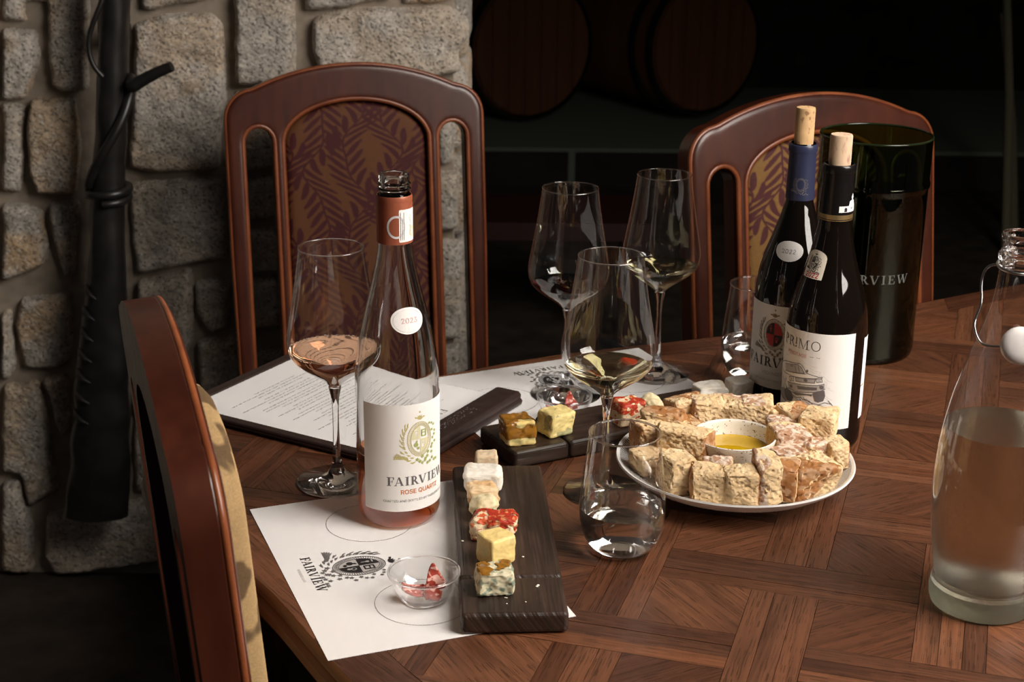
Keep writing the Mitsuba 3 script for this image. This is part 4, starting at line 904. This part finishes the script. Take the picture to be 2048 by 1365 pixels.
CAR = [
(3,0.22,[(-38.58,92.61),(-30.3,99.31),(-19.7,103.99),(-10.41,104.88),(-6.67,101.76),(-0.07,99.0),(6.01,96.83),(11.7,96.3)]),
(3,0.22,[(-12.29,98.58),(-4.35,100.25),(2.15,96.38),(9.2,92.22),(15.73,91.56),(14.18,87.6)]),
(3,0.22,[(12.34,87.53),(19.74,86.68),(23.7,82.65),(27.49,81.43)]),
(3,0.22,[(20.02,82.76),(22.92,80.72),(21.45,75.88),(26.15,74.68)]),
(3,0.22,[(24.36,73.81),(30.15,71.41)]),
(3,0.22,[(4.46,91.78),(8.4,90.21),(14.03,89.55)]),
(3,0.22,[(7.68,87.21),(14.18,87.6),(19.67,87.66)]),
(3,0.22,[(21.4,64.15),(26.26,60.98),(30.43,55.73)]),
(3,0.22,[(22.1,67.06),(25.1,63.99),(29.01,61.74)]),
(0,0,[(-45.22,86.39),(-27.14,93.48),(-7.38,96.73),(-2.83,94.65),(1.75,88.5),(8.62,87.29),(17.07,85.71),(18.79,80.82),(20.46,76.89),(20.82,71.99),(15.45,70.03),(-9.29,65.05),(-21.68,65.82),(-41.16,70.26)]),
(2,0,[(-29.94,90.15),(-9.57,95.29),(-4.91,93.79),(-0.76,88.14),(-27.68,83.06)]),
(0,0,[(-26.66,90.21),(-11.25,93.94),(-11.33,88.05),(-24.07,85.14)]),
(1,0.38,[(-45.22,86.39),(-31.62,92.53),(-7.39,96.92),(-3.4,95.04),(1.25,88.44)]),
(1,0.38,[(-29.94,90.15),(-9.57,95.29),(-4.91,93.79),(-0.75,87.95),(-28.72,82.73),(-31.03,89.31)]),
(1,0.38,[(-42.94,87.19),(-35.0,80.18),(-25.29,80.38)]),
(1,0.38,[(-25.29,80.38),(-11.94,81.07),(10.71,84.31),(17.91,86.69)]),
(1,0.38,[(1.25,88.44),(8.62,87.29),(17.54,85.52)]),
(1,0.38,[(-13.0,92.55),(-10.65,87.23)]),
(1,0.38,[(-8.82,93.5),(-6.65,88.08)]),
(1,0.38,[(-25.67,83.19),(0.83,87.4)]),
(1,0,[(0.33,91.24),(1.63,92.6),(3.07,92.0),(3.02,90.04),(1.7,89.08),(0.64,89.82)]),
(1,0,[(-20.61,91.33),(-15.62,92.48),(-15.77,91.27),(-20.03,90.32)]),
(2,0,[(-11.29,80.73),(10.94,83.73),(10.59,79.61),(-10.35,77.04)]),
(0,0,[(-10.0,79.85),(9.91,82.49),(9.53,81.29),(-9.54,78.68)]),
(1,0.4,[(-11.29,80.73),(10.94,83.73),(10.6,79.41),(-10.32,76.75),(-11.29,80.73)]),
(1,0.4,[(-20.76,78.78),(-13.79,80.43),(-12.99,76.13),(-19.2,74.53),(-20.76,78.78)]),
(1,0.4,[(11.5,83.77),(17.15,84.54),(18.1,81.6),(12.68,80.21),(11.5,83.77)]),
(1,0,[(-1.25,81.22),(0.72,82.2),(3.06,81.63),(3.01,79.67),(0.68,78.77),(-1.02,79.5)]),
(2,0,[(-19.15,78.26),(-14.99,79.16),(-14.6,76.52),(-18.12,75.61)]),
(2,0,[(12.65,83.14),(16.31,83.55),(16.91,81.6),(13.28,80.92)]),
(0,0,[(-0.2,80.89),(1.8,81.18),(1.89,80.02),(0.09,79.76)]),
(2,0,[(-22.48,72.43),(13.08,77.29),(20.28,79.34),(21.13,73.94),(15.42,70.52),(-9.38,66.01),(-20.95,66.52)]),
(0,0,[(-20.78,71.94),(13.15,76.32),(19.43,78.37),(20.0,76.89),(13.27,74.66),(-8.76,72.49),(-20.61,70.52)]),
(1,0,[(-8.76,72.49),(13.24,75.05),(13.28,71.92),(-7.3,68.89)]),
(0,0,[(-1.66,73.14),(8.15,74.34),(7.99,72.57),(-1.22,71.45)]),
(1,0,[(15.41,76.88),(17.65,77.69),(19.72,76.9),(19.75,73.96),(17.06,73.19),(15.59,74.44)]),
(1,0,[(-19.01,69.99),(-15.16,71.3),(-14.33,68.28),(-17.56,67.45)]),
(1,0.4,[(-22.48,72.43),(13.09,77.1),(20.46,79.33)]),
(1,0.4,[(-20.92,66.24),(-9.33,65.53),(15.44,70.23),(21.22,73.93)]),
(1,0,[(-15.53,64.07),(9.17,66.79),(8.41,64.29),(4.52,64.89),(-9.0,61.69)]),
(1,0,[(9.1,67.77),(13.54,70.95),(20.78,72.48),(21.99,66.09),(20.27,60.75),(15.35,58.78),(12.04,59.64),(10.33,63.94)]),
(1,0,[(-28.73,61.73),(-23.33,65.34),(-15.48,63.6),(-12.37,58.49),(-14.45,53.1),(-21.71,52.14),(-25.76,55.82)]),
(2,0,[(-45.22,57.13),(-29.03,63.59),(-24.08,57.31),(-23.36,51.66),(-31.95,51.91),(-40.17,54.02)]),
(1,0.45,[(-45.22,57.13),(-40.17,54.02),(-31.95,51.91),(-23.24,50.72)]),
(1,0.5,[(-26.51,75.12),(-27.66,68.91),(-23.33,65.34)]),
(2,0.5,[(-40.23,75.46),(-30.44,71.93),(-30.31,64.16)]),
(1,0.32,[(-12.55,60.4),(-7.65,59.53),(-3.36,61.31),(-0.03,58.92),(2.89,60.29),(6.98,57.81),(10.82,57.12),(16.45,56.36),(21.76,59.25),(27.42,57.96)]),
(1,0.32,[(-9.66,55.68),(-3.96,55.34),(-0.6,52.96),(4.6,50.72),(9.45,50.19),(13.9,53.36),(16.45,56.36)]),
(1,0.32,[(-0.26,61.82),(2.01,58.71),(5.92,59.17),(9.96,56.09)]),
(1,0.32,[(-4.27,59.2),(-1.86,55.7),(3.33,54.48),(7.41,51.98)]),
(1,0.32,[(16.45,56.36),(20.24,54.88),(24.94,53.73)]),
(1,0.32,[(25.32,61.04),(30.43,55.73)]),
(2,0.4,[(-11.15,58.77),(-5.15,56.59),(0.19,56.02)]),
(2,0.4,[(3.11,57.39),(9.16,54.08),(12.04,53.28)]),
]
def primo_art():
    x, y = .3268, 1.555; R = lambda z: np.full(np.shape(z), .0419)
    A = lambda off, phi=-25: around(x, y, math.radians(phi), R, off)
    add(kP + '__label', lift(box(-.0507, .0290, .0507, .1325), A(.0004), .004), 'm_label', True)
    word, w = serif('PR', .0102, .16, T_=.10, t=.05, s=.04); w2_, _ = serif('!', .01); mo, _ = serif('MO', .0102, .16, T_=.10, t=.05, s=.04)
    ex_ = unary_union([box(-.0005, .0035, .0005, .0102), box(-.0014, .0035, .0014, .0040), box(-.0014, .0098, .0014, .0102), Point(0, .0010).buffer(.0009)])
    cx = -.0140
    allw = unary_union([affinity.translate(word, cx - .0105, .1135), affinity.translate(ex_, cx + .0005, .1135), affinity.translate(mo, cx + .0155, .1135)])
    add(kP + '__label__lettering', lift(allw, A(.0007)), 'm_ink')
    add(kP + '__label__variety', liftmesh(plain('PINOTAGE', .0036, True), A(.0007), cx + .001, .1045), 'm_pink_ink')
    add(kP + '__label__rule', lift(unary_union([box(cx - .027, .1063, cx - .0175, .1068), box(cx + .0175, .1063, cx + .028, .1068)]), A(.0007)), 'm_slate_ink')
    add(kP + '__label__small_print', cat(liftmesh(plain('WINES', .0019), A(.0007), .030, .0390), *[lift(box(.004 + .0021 * i, .0390, .0053 + .0021 * i, .0407), A(.0007)) for i in range(9)]), 'm_pale_ink')
    for tone, mat_, off in ((3, 'm_pale_ink', .0006), (0, 'm_label', .0007), (2, 'm_mid_ink', .0008), (1, 'm_slate_ink', .0009)):
        g = []
        for t_, w_, pts in CAR:
            if t_ != tone: continue
            q = [(a * .001, b * .001) for a, b in pts]
            g.append(Polygon(q).buffer(0) if w_ == 0 else LineString(q).buffer(w_ * .001))
        if g: add(kP + '__label__car_print' + {3: '', 0: '_001', 2: '_002', 1: '_003'}[tone], lift(unary_union(g), A(off), .004), mat_)
    arch = unary_union([box(-.0125, -.014, .0125, .006), affinity.translate(affinity.scale(Point(0, 0).buffer(1, 32), .0125, .0085), 0, .006)])
    o1, o2, o3 = (around(x, y, math.radians(-42), RP, q) for q in (.0005, .0008, .0010)); cy = .1990
    add(kP + '__neck_label', lift(affinity.translate(arch, 0, cy), o1, .003), 'm_cream_label', True)
    S = lambda n: scaled(CREST[n], .017, 0, cy + .002)
    add(kP + '__neck_label__crest', lift(unary_union([S('ring'), S('ears'), S('vines'), S('crown'), S('dark'), S('deco')]), o2, .003), 'm_ink')
    add(kP + '__neck_label__rule', lift(box(-.0075, cy - .0072, .0075, cy - .0068), o2, .003), 'm_slate_ink')
    add(kP + '__neck_label__lettering', liftmesh(plain('2022', .0048, True), o2, 0, cy - .0128), 'm_red_ink')
    M = move(x, y, TZ)
    add(kP + '__gold_band', lathe([(.0166, .2440), (.0172, .2442), (.0171, .2505), (.0166, .2508)], 64), 'm_gold_foil', 40, M=M)
    fo = around(x, y, math.radians(0), lambda z: np.full(np.shape(z), .0171), .0003); fo2 = around(x, y, math.radians(0), lambda z: np.full(np.shape(z), .0171), .0005)
    house = unary_union([box(.003, .2535, .030, .2600), Polygon([(.0135, .2600), (.0145, .2650), (.0175, .2660), (.0165, .2690), (.0185, .2725), (.0205, .2690), (.0195, .2660), (.0225, .2650), (.0235, .2600)]), box(-.031, .2535, -.0225, .2610)])
    add(kP + '__capsule__house_print', lift(house, fo, .003), 'm_label', True)
    add(kP + '__capsule__door_print', lift(unary_union([box(.0085, .2540, .0115, .2570), Point(.010, .2570).buffer(.0015), box(.019, .2565, .0200, .2585), box(.0165, .2565, .0175, .2585)]), fo2), 'm_ink')
    bk = around(x, y, math.radians(84), R, .0004)
    add(kP + '__back_label', lift(unary_union([box(-.013, .0350, .022, .0710), box(-.013, .0718, .022, .1240)]), bk, .004), 'm_label', True)
primo_art()

# green cut-bottle cooler
def cooler():
    k, x, y = 'wine_cooler', .4314, 1.855; M = move(x, y, TZ)
    O = [(.0600, .0), (.0630, .003), (.0646, .010), (.0648, .12), (.0652, .2060), (.0655, .2090), (.0668, .2115), (.0672, .2140), (.0668, .2165), (.0658, .2190), (.0660, .2700)]
    add(k + '__wall', outward(lathe([(0, .003)] + O, 96)), 'm_green_sheet', 40, M=M)
    inn = [(0, .006), (.058, .006), (.0605, .012), (.0612, .12), (.0616, .200)]
    add(k + '__inner_wall', lathe(inn, 72), 'm_green_sheet', 40, M=M)
    add(k + '__rim', tube([(.0655 * math.cos(a), .0655 * math.sin(a), .2700) for a in np.arange(96) * math.pi / 48], .0014, 8, True), 'm_green_glass', True, M=M)
    f = around(x, y, math.radians(2), lambda z: np.full(np.shape(z), .0648), .0005)
    word, w = serif('FAIRVIEW', .0108, .26); add(k + '__lettering', lift(affinity.translate(word, .0070, .1030), f, .004), 'm_etch')
    tag(k, 'dark green cut-glass wine cooler like a giant open bottle, behind the dark bottles', 'wine cooler')
cooler()

# swing-top carafe
def carafe():
    k, x, y = 'water_carafe', .4005, 1.198; M = move(x, y, TZ)
    C = [(.0375, .0), (.0420, .0015), (.0436, .0065), (.0440, .0130), (.0432, .0200), (.0420, .0255), (.0425, .031), (.0440, .042), (.0466, .060), (.0488, .080), (.0496, .0960), (.0496, .1130), (.0490, .131), (.0472, .149), (.0445, .167), (.0405, .188), (.0360, .204), (.0305, .2225), (.0255, .238), (.0215, .252), (.0184, .2655), (.0166, .2800), (.0158, .2930), (.0158, .3000), (.0176, .3030), (.0178, .3060), (.0168, .3085), (.0150, .3100), (.0150, .3165), (.0163, .3190), (.0166, .3220), (.0158, .3240), (.0122, .3238)]
    p = np.array(C[5:23]); Rf = PchipInterpolator(p[:, 1], p[:, 0]); lev = .161
    add(k + '__wall', outward(lathe(C[4:], 88, 110)), 'm_sheet', True, M=M)
    add(k + '__neck', outward(lathe([(.0150, .2950), (.0158, .2985)] + C[24:] + [(.0112, .3225), (.0112, .2950)], 72, 0, True)), 'm_glass', 40, M=M)
    add(k + '__base', outward(lathe([(0, .0045), (.030, .0015)] + C[:5] + [(.0415, .0250), (.036, .0262), (.02, .0215), (0, .0205)], 88)), 'm_carafe_base', 40, M=M)
    zz = np.linspace(.0275, lev, 40)
    add(k + '__water', outward(lathe([(0, .0225), (.02, .0235), (.0365, .0272)] + [(float(Rf(z)) - .0009, z) for z in zz] + [(0, lev)], 88)), 'm_carafe_water', 35, M=M); labels[k + '__water'] = {'label': 'chilled water behind misted glass'}
    d = np.array([-x, -y]) / math.hypot(x, y); side = np.array([-d[1], d[0]])            # towards the eye; side: to the eye's right is -side
    if side[0] > 0: side = -side
    P = lambda s, f, z: (x + side[0] * s + d[0] * f, y + side[1] * s + d[1] * f, TZ + z)
    add(k + '__wire_bail', cat(tube(spline([P(s, f, z) for s, f, z in ((.016, .0, .2965), (.0245, .0, .2935), (.0275, .004, .280), (.0262, .011, .266), (.0292, .016, .252), (.0275, .0225, .246), (.0220, .0285, .2395), (.012, .0315, .2390), (0, .0325, .2390))], 60), .0011, 8),
        tube(spline([P(-s, f, z) for s, f, z in ((.016, .0, .2965), (.0245, .0, .2935), (.0275, .004, .280), (.0262, .011, .266), (.0292, .016, .252), (.0275, .0225, .246), (.0220, .0285, .2395), (.012, .0315, .2390), (0, .0325, .2390))], 60), .0011, 8)), 'm_steel', 60)
    ring = [(x + .0174 * math.cos(a), y + .0174 * math.sin(a), TZ + .2975 + .002 * math.sin(a)) for a in np.arange(48) * math.pi / 24]
    add(k + '__wire_collar', tube(ring, .0012, 8, True), 'm_steel', 60)
    st = lathe([(0, -.0065), (.006, -.006), (.0125, -.0035), (.0150, .0), (.0135, .0045), (.008, .0070), (0, .0076)], 48, 30)
    nrm = np.array([d[0], d[1], .35]); nrm /= np.linalg.norm(nrm); a = np.cross([0, 0, 1.], nrm); a /= np.linalg.norm(a)
    N = np.eye(4); N[:3, 0], N[:3, 1], N[:3, 2] = a, np.cross(nrm, a), nrm; N[:3, 3] = P(-.007, .0385, .2440)
    add(k + '__stopper', outward(st), 'm_stopper', True, M=N); labels[k + '__stopper'] = {'label': 'white china stopper hanging on its wire'}
    tag(k, 'clear swing-top glass water carafe at the right edge of the table', 'carafe')
scene['m_carafe_base'] = {'type': 'roughdielectric', 'distribution': 'ggx', 'alpha': 0.25, 'int_ior': 1.5, 'ext_ior': 1.0, 'specular_transmittance': rgb(0.93, 0.96, 0.86)}
scene['m_stopper'] = pr((0.80, 0.76, 0.73), 0.12, 0.5, coat=0.5)
carafe()

# ------------------------------------------------------------------ plate, oil bowl
pl = [(0, .0020), (.060, .0018), (.064, .0), (.067, .0), (.069, .0025), (.085, .0068), (.105, .0135), (.1165, .0200), (.1185, .0222), (.1178, .0236), (.1160, .0232), (.104, .0170), (.084, .0100), (.068, .0062), (0, .0056)]
pl = [(r * .9915, z * 1.27) for r, z in pl]
add('plate', outward(lathe(pl, 120)), 'm_plate', 40, M=move(PX, PY, TZ)); tag('plate', 'round white plate with a rim of fine black radial lines, full of bread', 'plate')
ob = [(0, .0006), (.0195, 0), (.0215, .0008), (.0225, .004), (.0285, .013), (.0355, .0255), (.0398, .0370), (.0412, .0420), (.0413, .0432), (.0403, .0436), (.0390, .0425), (.0368, .0330), (.0320, .0210), (.024, .0095), (.015, .0055), (0, .0045)]
add('oil_bowl', outward(lathe(ob, 88, 100)), 'm_stoneware', 50, M=move(.2208, 1.4440, TZ + .0081)); tag('oil_bowl', 'white speckled stoneware bowl in the middle of the bread plate', 'bowl')
oil = lathe([(0, .0120), (.0245, .0120), (.0330, .0240), (.0350, .0290), (0, .0290)], 64)
add('olive_oil', outward(oil), 'm_oil', 30, M=move(.2208, 1.4440, TZ + .0081)); tag('olive_oil', 'golden olive oil pooled in the speckled bowl', 'olive oil')

# ------------------------------------------------------------------ bread
def chunk(w, d, h, seed, sq=.45, rough=.16, sub=4):
    s = trimesh.creation.icosphere(sub); v = s.vertices
    p = np.sign(v) * np.abs(v) ** sq; p = p / np.linalg.norm(p, axis=1, keepdims=True) * (np.abs(v) ** 6).sum(1, keepdims=True) ** (-1 / 6) * .78 if sq < .9 else v
    n = (meshkit.fbm(v * 1.7 + seed * 7.3, 2, seed) - .5)[:, None] * .42 + (meshkit.fbm(v * 5 + seed, 3, seed + 9) - .5)[:, None] * rough
    p = p * (1 + n)
    sh = np.random.default_rng(seed).uniform(-.18, .18, 3); p[:, 0] += sh[0] * p[:, 2]; p[:, 1] += sh[1] * p[:, 0]
    ext = np.abs(p).max(0); p = p / ext * np.array([w, d, h]) / 2
    return tri(p, s.faces)
BREAD = [  # x, y, z(bottom), w, d, h, yaw, crust direction, crust material, label
 (.131, 1.432, .016, .040, .030, .026, .5, (-.2, -.2, 1), None, 'pale torn bread piece at the left rim of the plate, behind the tumbler'),
 (.133, 1.478, .018, .036, .034, .034, .2, (-.9, -.3, .2), 'm_crust', 'bread chunk seen through the tumbler rim at the left of the plate'),
 (.153, 1.515, .016, .046, .036, .038, -.4, (0, .3, 1), 'm_crust', 'large pale bread chunk behind the tumbler, beside the white cheese ball'),
 (.178, 1.545, .014, .042, .030, .042, .3, (.6, .5, .5), 'm_crust', 'bread piece at the back left of the plate'),
 (.203, 1.535, .018, .034, .030, .042, .0, (-1, 0, .2), 'm_floury_crust', 'slanted bread slice behind the oil bowl with crust on its left side'),
 (.230, 1.535, .020, .048, .034, .038, -.1, (.6, .4, .4), 'm_floury_crust', 'wide bread chunk directly behind the oil bowl'),
 (.175, 1.500, .016, .030, .026, .030, .6, (.8, .1, .5), 'm_crust', 'browned bread bit close to the left of the oil bowl'),
 (.168, 1.447, .018, .054, .030, .042, -.35, (.9, -.2, -.2), 'm_crust', 'large flat bread slice leaning at the left of the oil bowl'),
 (.157, 1.395, .012, .032, .032, .038, .4, (.3, .8, 0), None, 'pale bread cube at the front left of the plate'),
 (.186, 1.373, .011, .040, .032, .036, -.05, (-1, 0, 0), 'm_crust', 'bread cube at the front of the plate with crust on its left edge'),
 (.2175, 1.366, .011, .032, .030, .036, .02, (1, .1, 0), 'm_crust', 'porous bread cube at the very front of the plate'),
 (.246, 1.372, .012, .026, .036, .046, .15, (-1, -.3, .3), 'm_floury_crust', 'narrow crusty bread heel at the front of the plate'),
 (.263, 1.378, .012, .030, .036, .040, -.2, (.1, -.7, .6), 'm_crust', 'golden crusty bread piece right of the narrow heel'),
 (.2935, 1.391, .012, .052, .040, .038, .35, (-.6, -.5, .5), 'm_crust', 'big bread chunk with brown crust at the front right of the plate'),
 (.282, 1.452, .028, .036, .030, .030, .1, (0, -.7, .6), 'm_floury_crust', 'reddish floury crust piece right of the oil bowl'),
 (.280, 1.421, .022, .032, .030, .026, .5, (0, -.4, 1), 'm_floury_crust', 'white floury bread piece between the oil bowl and the big crusty chunk'),
 (.310, 1.440, .026, .030, .026, .024, .2, (.2, -.4, 1), 'm_floury_crust', 'small floury piece lying on the bread at the right'),
 (.318, 1.478, .020, .038, .034, .046, -.3, (0, 1, 0), None, 'fluffy torn crumb piece at the right of the plate, below the car label'),
 (.329, 1.438, .020, .022, .026, .034, .2, (1, 0, -.3), 'm_crust', 'small bread piece at the right rim of the plate'),
 (.258, 1.530, .022, .036, .032, .038, -.2, (-.8, -.2, .5), 'm_floury_crust', 'crusty bread piece at the back of the plate, left of the car label'),
 (.278, 1.522, .024, .026, .026, .030, .3, (0, 1, 0), None, 'small pale bread crumb piece at the back right of the plate'),
 (.300, 1.512, .022, .036, .032, .038, .5, (.5, -.5, .5), 'm_crust', 'bread piece with a golden corner against the car label'),
 (.288, 1.488, .018, .046, .034, .034, .1, (-.5, .1, .8), 'm_floury_crust', 'bread slab right of the oil bowl under the other pieces'),
 (.199, 1.397, .012, .030, .024, .030, .1, (0, 0, 1), 'm_floury_crust', 'small bread piece hidden between the oil bowl and the front cubes'),
]
def loaf_chunk(w, d, h, seed):                  # a cut or torn piece: soft-edged facets, pores, tufts
    import manifold3d as m3
    rg = np.random.default_rng(seed); r = min(w, d, h) * .10; pts = []
    for sx in (-1, 1):
        for sy in (-1, 1):
            for sz in (-1, 1):
                q = np.array([sx, sy, sz]) * (np.array([w, d, h]) / 2 - r) * rg.uniform(.62, 1.0, 3); pts.append(q)
    for k in range(3): q = rg.normal(size=3); q /= np.abs(q).max(); pts.append(q * (np.array([w, d, h]) / 2 - r) * .98)
    sp = m3.Manifold.sphere(r, 12); hull = m3.Manifold.batch_hull([sp.translate(list(map(float, q))) for q in pts]).refine_to_length(.0017).to_mesh()
    m = trimesh.Trimesh(hull.vert_properties[:, :3], hull.tri_verts); m.merge_vertices()
    trimesh.smoothing.filter_taubin(m, iterations=6)
    v = m.vertices; n = m.vertex_normals
    dsp = .0034 * (meshkit.fbm(v * 70 + seed, 2, seed) - .5) + .0006 * (meshkit.fbm(v * 260 + seed, 2, seed + 3) - .5)
    pore = meshkit.noise(v * 330 + seed * 2.2, seed + 5); dsp -= .0022 * np.clip((pore - .66) / .2, 0, 1)
    return tri(v + n * dsp[:, None], m.faces)
def bread(i, b):
    x, y, z, w, d, h, yaw, cd, cm, label = b
    k = num('bread_piece', i); m = loaf_chunk(w * 1.12, d * 1.12, h * 1.10, 20 + i); M = move(PX + .915 * (x - .2236), PY + .915 * (y - 1.4480), TZ + z + .002 + h / 2, yaw)
    cdv = np.array(cd, float); cdv /= np.linalg.norm(cdv)
    if cm is None: add(k, m, 'm_crumb', True, M=M)
    else:
        sc = m.vertices / np.array([w, d, h]) * 2; sel = (sc[m.faces].mean(1) @ cdv) > .52
        sel = ((sc[m.faces].mean(1) @ cdv) > .30) & ((m.vertex_normals[m.faces].mean(1) @ cdv) > .42)
        a = tri(m.vertices, m.faces[~sel]); c = tri(m.vertices, m.faces[sel])
        a.remove_unreferenced_vertices(); c.remove_unreferenced_vertices()
        add(k + '__crumb', a, 'm_crumb', True, M=M); add(k + '__crust', c, cm, True, M=M); labels[k + '__crust'] = {'label': 'browned crust' if cm == 'm_crust' else 'floury crust'}
    tag(k, label, 'bread')
for i, b in enumerate(BREAD): bread(i, b)

# ------------------------------------------------------------------ cheese boards and cheeses
def cheese_board(key, x, y, yaw, L, Wd, groove, label):
    th = .0185; m = rbox(L, Wd, th, .0045, 3); c = L * groove
    pg = box(-L / 2, -Wd / 2, L / 2, Wd / 2)
    M = move(x, y, TZ + th / 2 + .0008, yaw)
    a = rbox(L * (.5 + groove) - .0006, Wd, th, .004, 3); a.apply_translation([-L / 2 + (L * (.5 + groove) - .0006) / 2, 0, 0])
    b = rbox(L * (.5 - groove) - .0006, Wd, th, .004, 3); b.apply_translation([L / 2 - (L * (.5 - groove) - .0006) / 2, 0, 0])
    out = []
    for q in (a, b):
        v, f = trimesh.remesh.subdivide_to_size(q.vertices, q.faces, .012, max_iter=8); out.append(tri(v, f))
    # the board is one piece: a saw cut across it shows as the gap at the top
    body = cat(*out); core_ = trimesh.creation.box((.006, Wd - .006, th - .004)); core_.apply_translation([c, 0, -.002])
    add(key + '__plank', body, 'm_board', 35, body.vertices[:, :2] + [x * 5, y * 5], M=M) if False else add(key + '__plank', body, 'm_board', True, np.c_[body.vertices[:, 0] + 3 * x, body.vertices[:, 1] + body.vertices[:, 2] * .7 + y], M=M)
    add(key + '__groove', core_, 'm_groove', M=M)
    tag(key, label, 'cheese board'); return M
cheese_board('cheese_board', -.0045, 1.2852, math.radians(-86.5), .303, .0878, .285, 'dark wooden cheese board in the foreground carrying a row of seven cheeses')
cheese_board('cheese_board_001', .1180, 1.572, math.radians(27.5), .300, .0800, -.285, 'dark wooden cheese board behind, running under the bread plate rim')
BT = .0198
def wedge_box(w, d, h, seed, amp=.05, sq=.25, sub=4): return chunk(w, d, h, seed, sq, amp, sub)
def block_cheese(w, d, h, seed, amp=.0012, r=.003, tilt=0):
    m = rbox(w, d, h, r, 3); v, f = trimesh.remesh.subdivide_to_size(m.vertices, m.faces, min(w, d, h) / 9, max_iter=9); m = trimesh.Trimesh(v, f); m.merge_vertices()
    nn = (meshkit.fbm(m.vertices * 150 + seed, 3, seed) - .5)[:, None]; n2 = (meshkit.fbm(m.vertices * 420 + seed, 2, seed + 4) - .5)[:, None]
    rg = np.random.default_rng(seed); sk = rg.uniform(-.18, .18, 2); v = m.vertices + m.vertex_normals * (nn * amp * 1.8 + n2 * amp * .5); v[:, 0] += sk[0] * v[:, 2]; v[:, 1] *= 1 + sk[1] * v[:, 0] / w
    return tri(v, m.faces)
def cheese_piece(i, mesh, mat_, x, y, yaw, label, hh, extra=None, z=BT, rx=0, ry=0):
    k = num('cheese_piece', i); M = move(x, y, TZ + z + hh / 2, yaw, rx, ry)
    if extra is None: add(k, mesh, mat_, True, M=M)
    else:
        add(k + '__body', mesh, mat_, True, M=M)
        nm, em, emat, lab = extra; add(k + '__' + nm, em, emat, True, M=M); labels[k + '__' + nm] = {'label': lab}
    tag(k, label, 'cheese')
def cap(mesh, lim, mat_off=.0006, axis=2, seed=0, thr=.45, fr=120):          # the part of the skin that carries a topping
    n = mesh.vertex_normals; t = mesh.vertices[:, axis] / np.abs(mesh.vertices[:, axis]).max()
    q = meshkit.fbm(mesh.vertices * fr + seed, 3, seed); keep = (t[mesh.faces].mean(1) > lim) & (q[mesh.faces].mean(1) > thr)
    c = tri(mesh.vertices + n * mat_off, mesh.faces[keep]); c.remove_unreferenced_vertices(); return c
cheese_piece(0, block_cheese(.022, .018, .020, 1), 'm_cream_cheese', -.0238, 1.4195, .05, 'small cream cheese block at the far end of the nearer board', .020)
cheese_piece(1, block_cheese(.036, .030, .019, 2, .0016, .005), 'm_brie', -.0262, 1.3835, -.06, 'white brie slab, second from the far end of the nearer board', .019)
cheese_piece(2, block_cheese(.029, .024, .020, 3, .003, .006), 'm_beige_cheese', -.0262, 1.344, .1, 'beige crumbly cheese between the white brie and the round one on the nearer board', .020)
cheese_piece(3, chunk(.029, .030, .024, 4, .95, .08), 'm_goat_cheese', -.0240, 1.3125, .2, 'rounded cream goat cheese in the middle of the nearer board', .024)
sm = block_cheese(.040, .028, .022, 5, .0035, .006); cheese_piece(4, sm, 'm_spiced_cheese', -.0150, 1.2745, -.1, 'cheese chunk covered with red spice on the nearer board', .022, ('spice', cap(sm, .15, .0007, 2, 3, .49), 'm_spice', 'red spice crust'))
cheese_piece(5, block_cheese(.026, .024, .026, 6, .0012, .0025), 'm_yellow_cheese', -.0120, 1.2265, .62, 'smooth yellow cheese cube, second nearest on the front board', .026)
sm = block_cheese(.030, .024, .021, 7, .0026, .003); cheese_piece(6, sm, 'm_blue_cheese', -.0130, 1.1735, .2, 'blue-veined cheese cube with a dab of honey nearest the viewer', .021, ('honey', cap(sm, .75, .0009, 2, 6, .48, 90), 'm_honey', 'dab of brown honey'))
sm = block_cheese(.031, .026, .026, 8, .0024, .003); cheese_piece(7, sm, 'm_yellow_cheese', .0062, 1.496, .35, 'yellow cheese with dark honey running down, at the left end of the back board', .026, ('honey', cap(sm, -.3, .0009, 2, 2, .50, 34), 'm_honey', 'dark honey'))
cheese_piece(8, block_cheese(.030, .027, .025, 9, .0022, .003), 'm_marbled_cheese', .0462, 1.522, .6, 'pale yellow marbled cheese cube, second from the left on the back board', .025)
sm = block_cheese(.028, .026, .025, 10, .002, .003); cheese_piece(9, sm, 'm_spiced_cheese', .1225, 1.553, .45, 'red-spiced cheese cube on the back board beside the front wine glass stem', .025, ('spice', cap(sm, .2, .0006, 2, 8, .44, 140), 'm_spice', 'red spice crust'))
cheese_piece(10, chunk(.026, .026, .022, 11, .95, .06), 'm_goat_cheese', .1510, 1.578, 0, 'round white cheese ball right of the red-spiced cube on the back board', .022)
cheese_piece(11, chunk(.040, .030, .024, 12, .8, .05), 'm_brie', .2165, 1.609, .3, 'white brie piece on the back board behind the bread', .024)
cheese_piece(12, block_cheese(.025, .024, .024, 13, .001, .0025), 'm_brie', .2485, 1.622, .35, 'pale square cheese cube at the right end of the back board', .024)
rc = random.Random(4)
for i in range(9):
    s = trimesh.creation.icosphere(1, rc.uniform(.0006, .0014)); s.vertices *= [1, .8, .5]; x, y = (.012, 1.158) if i < 6 else (-.045 + .05 * rc.random(), 1.25)
    s.apply_translation([x + rc.uniform(-.018, .018), y + rc.uniform(-.02, .035), TZ + BT + .0002]); key = num('cheese_crumb', i); add(key, s, 'm_brie', True); tag(key, 'tiny white cheese crumb lying on the nearer board', 'crumb', 'cheese crumbs on the nearer board')
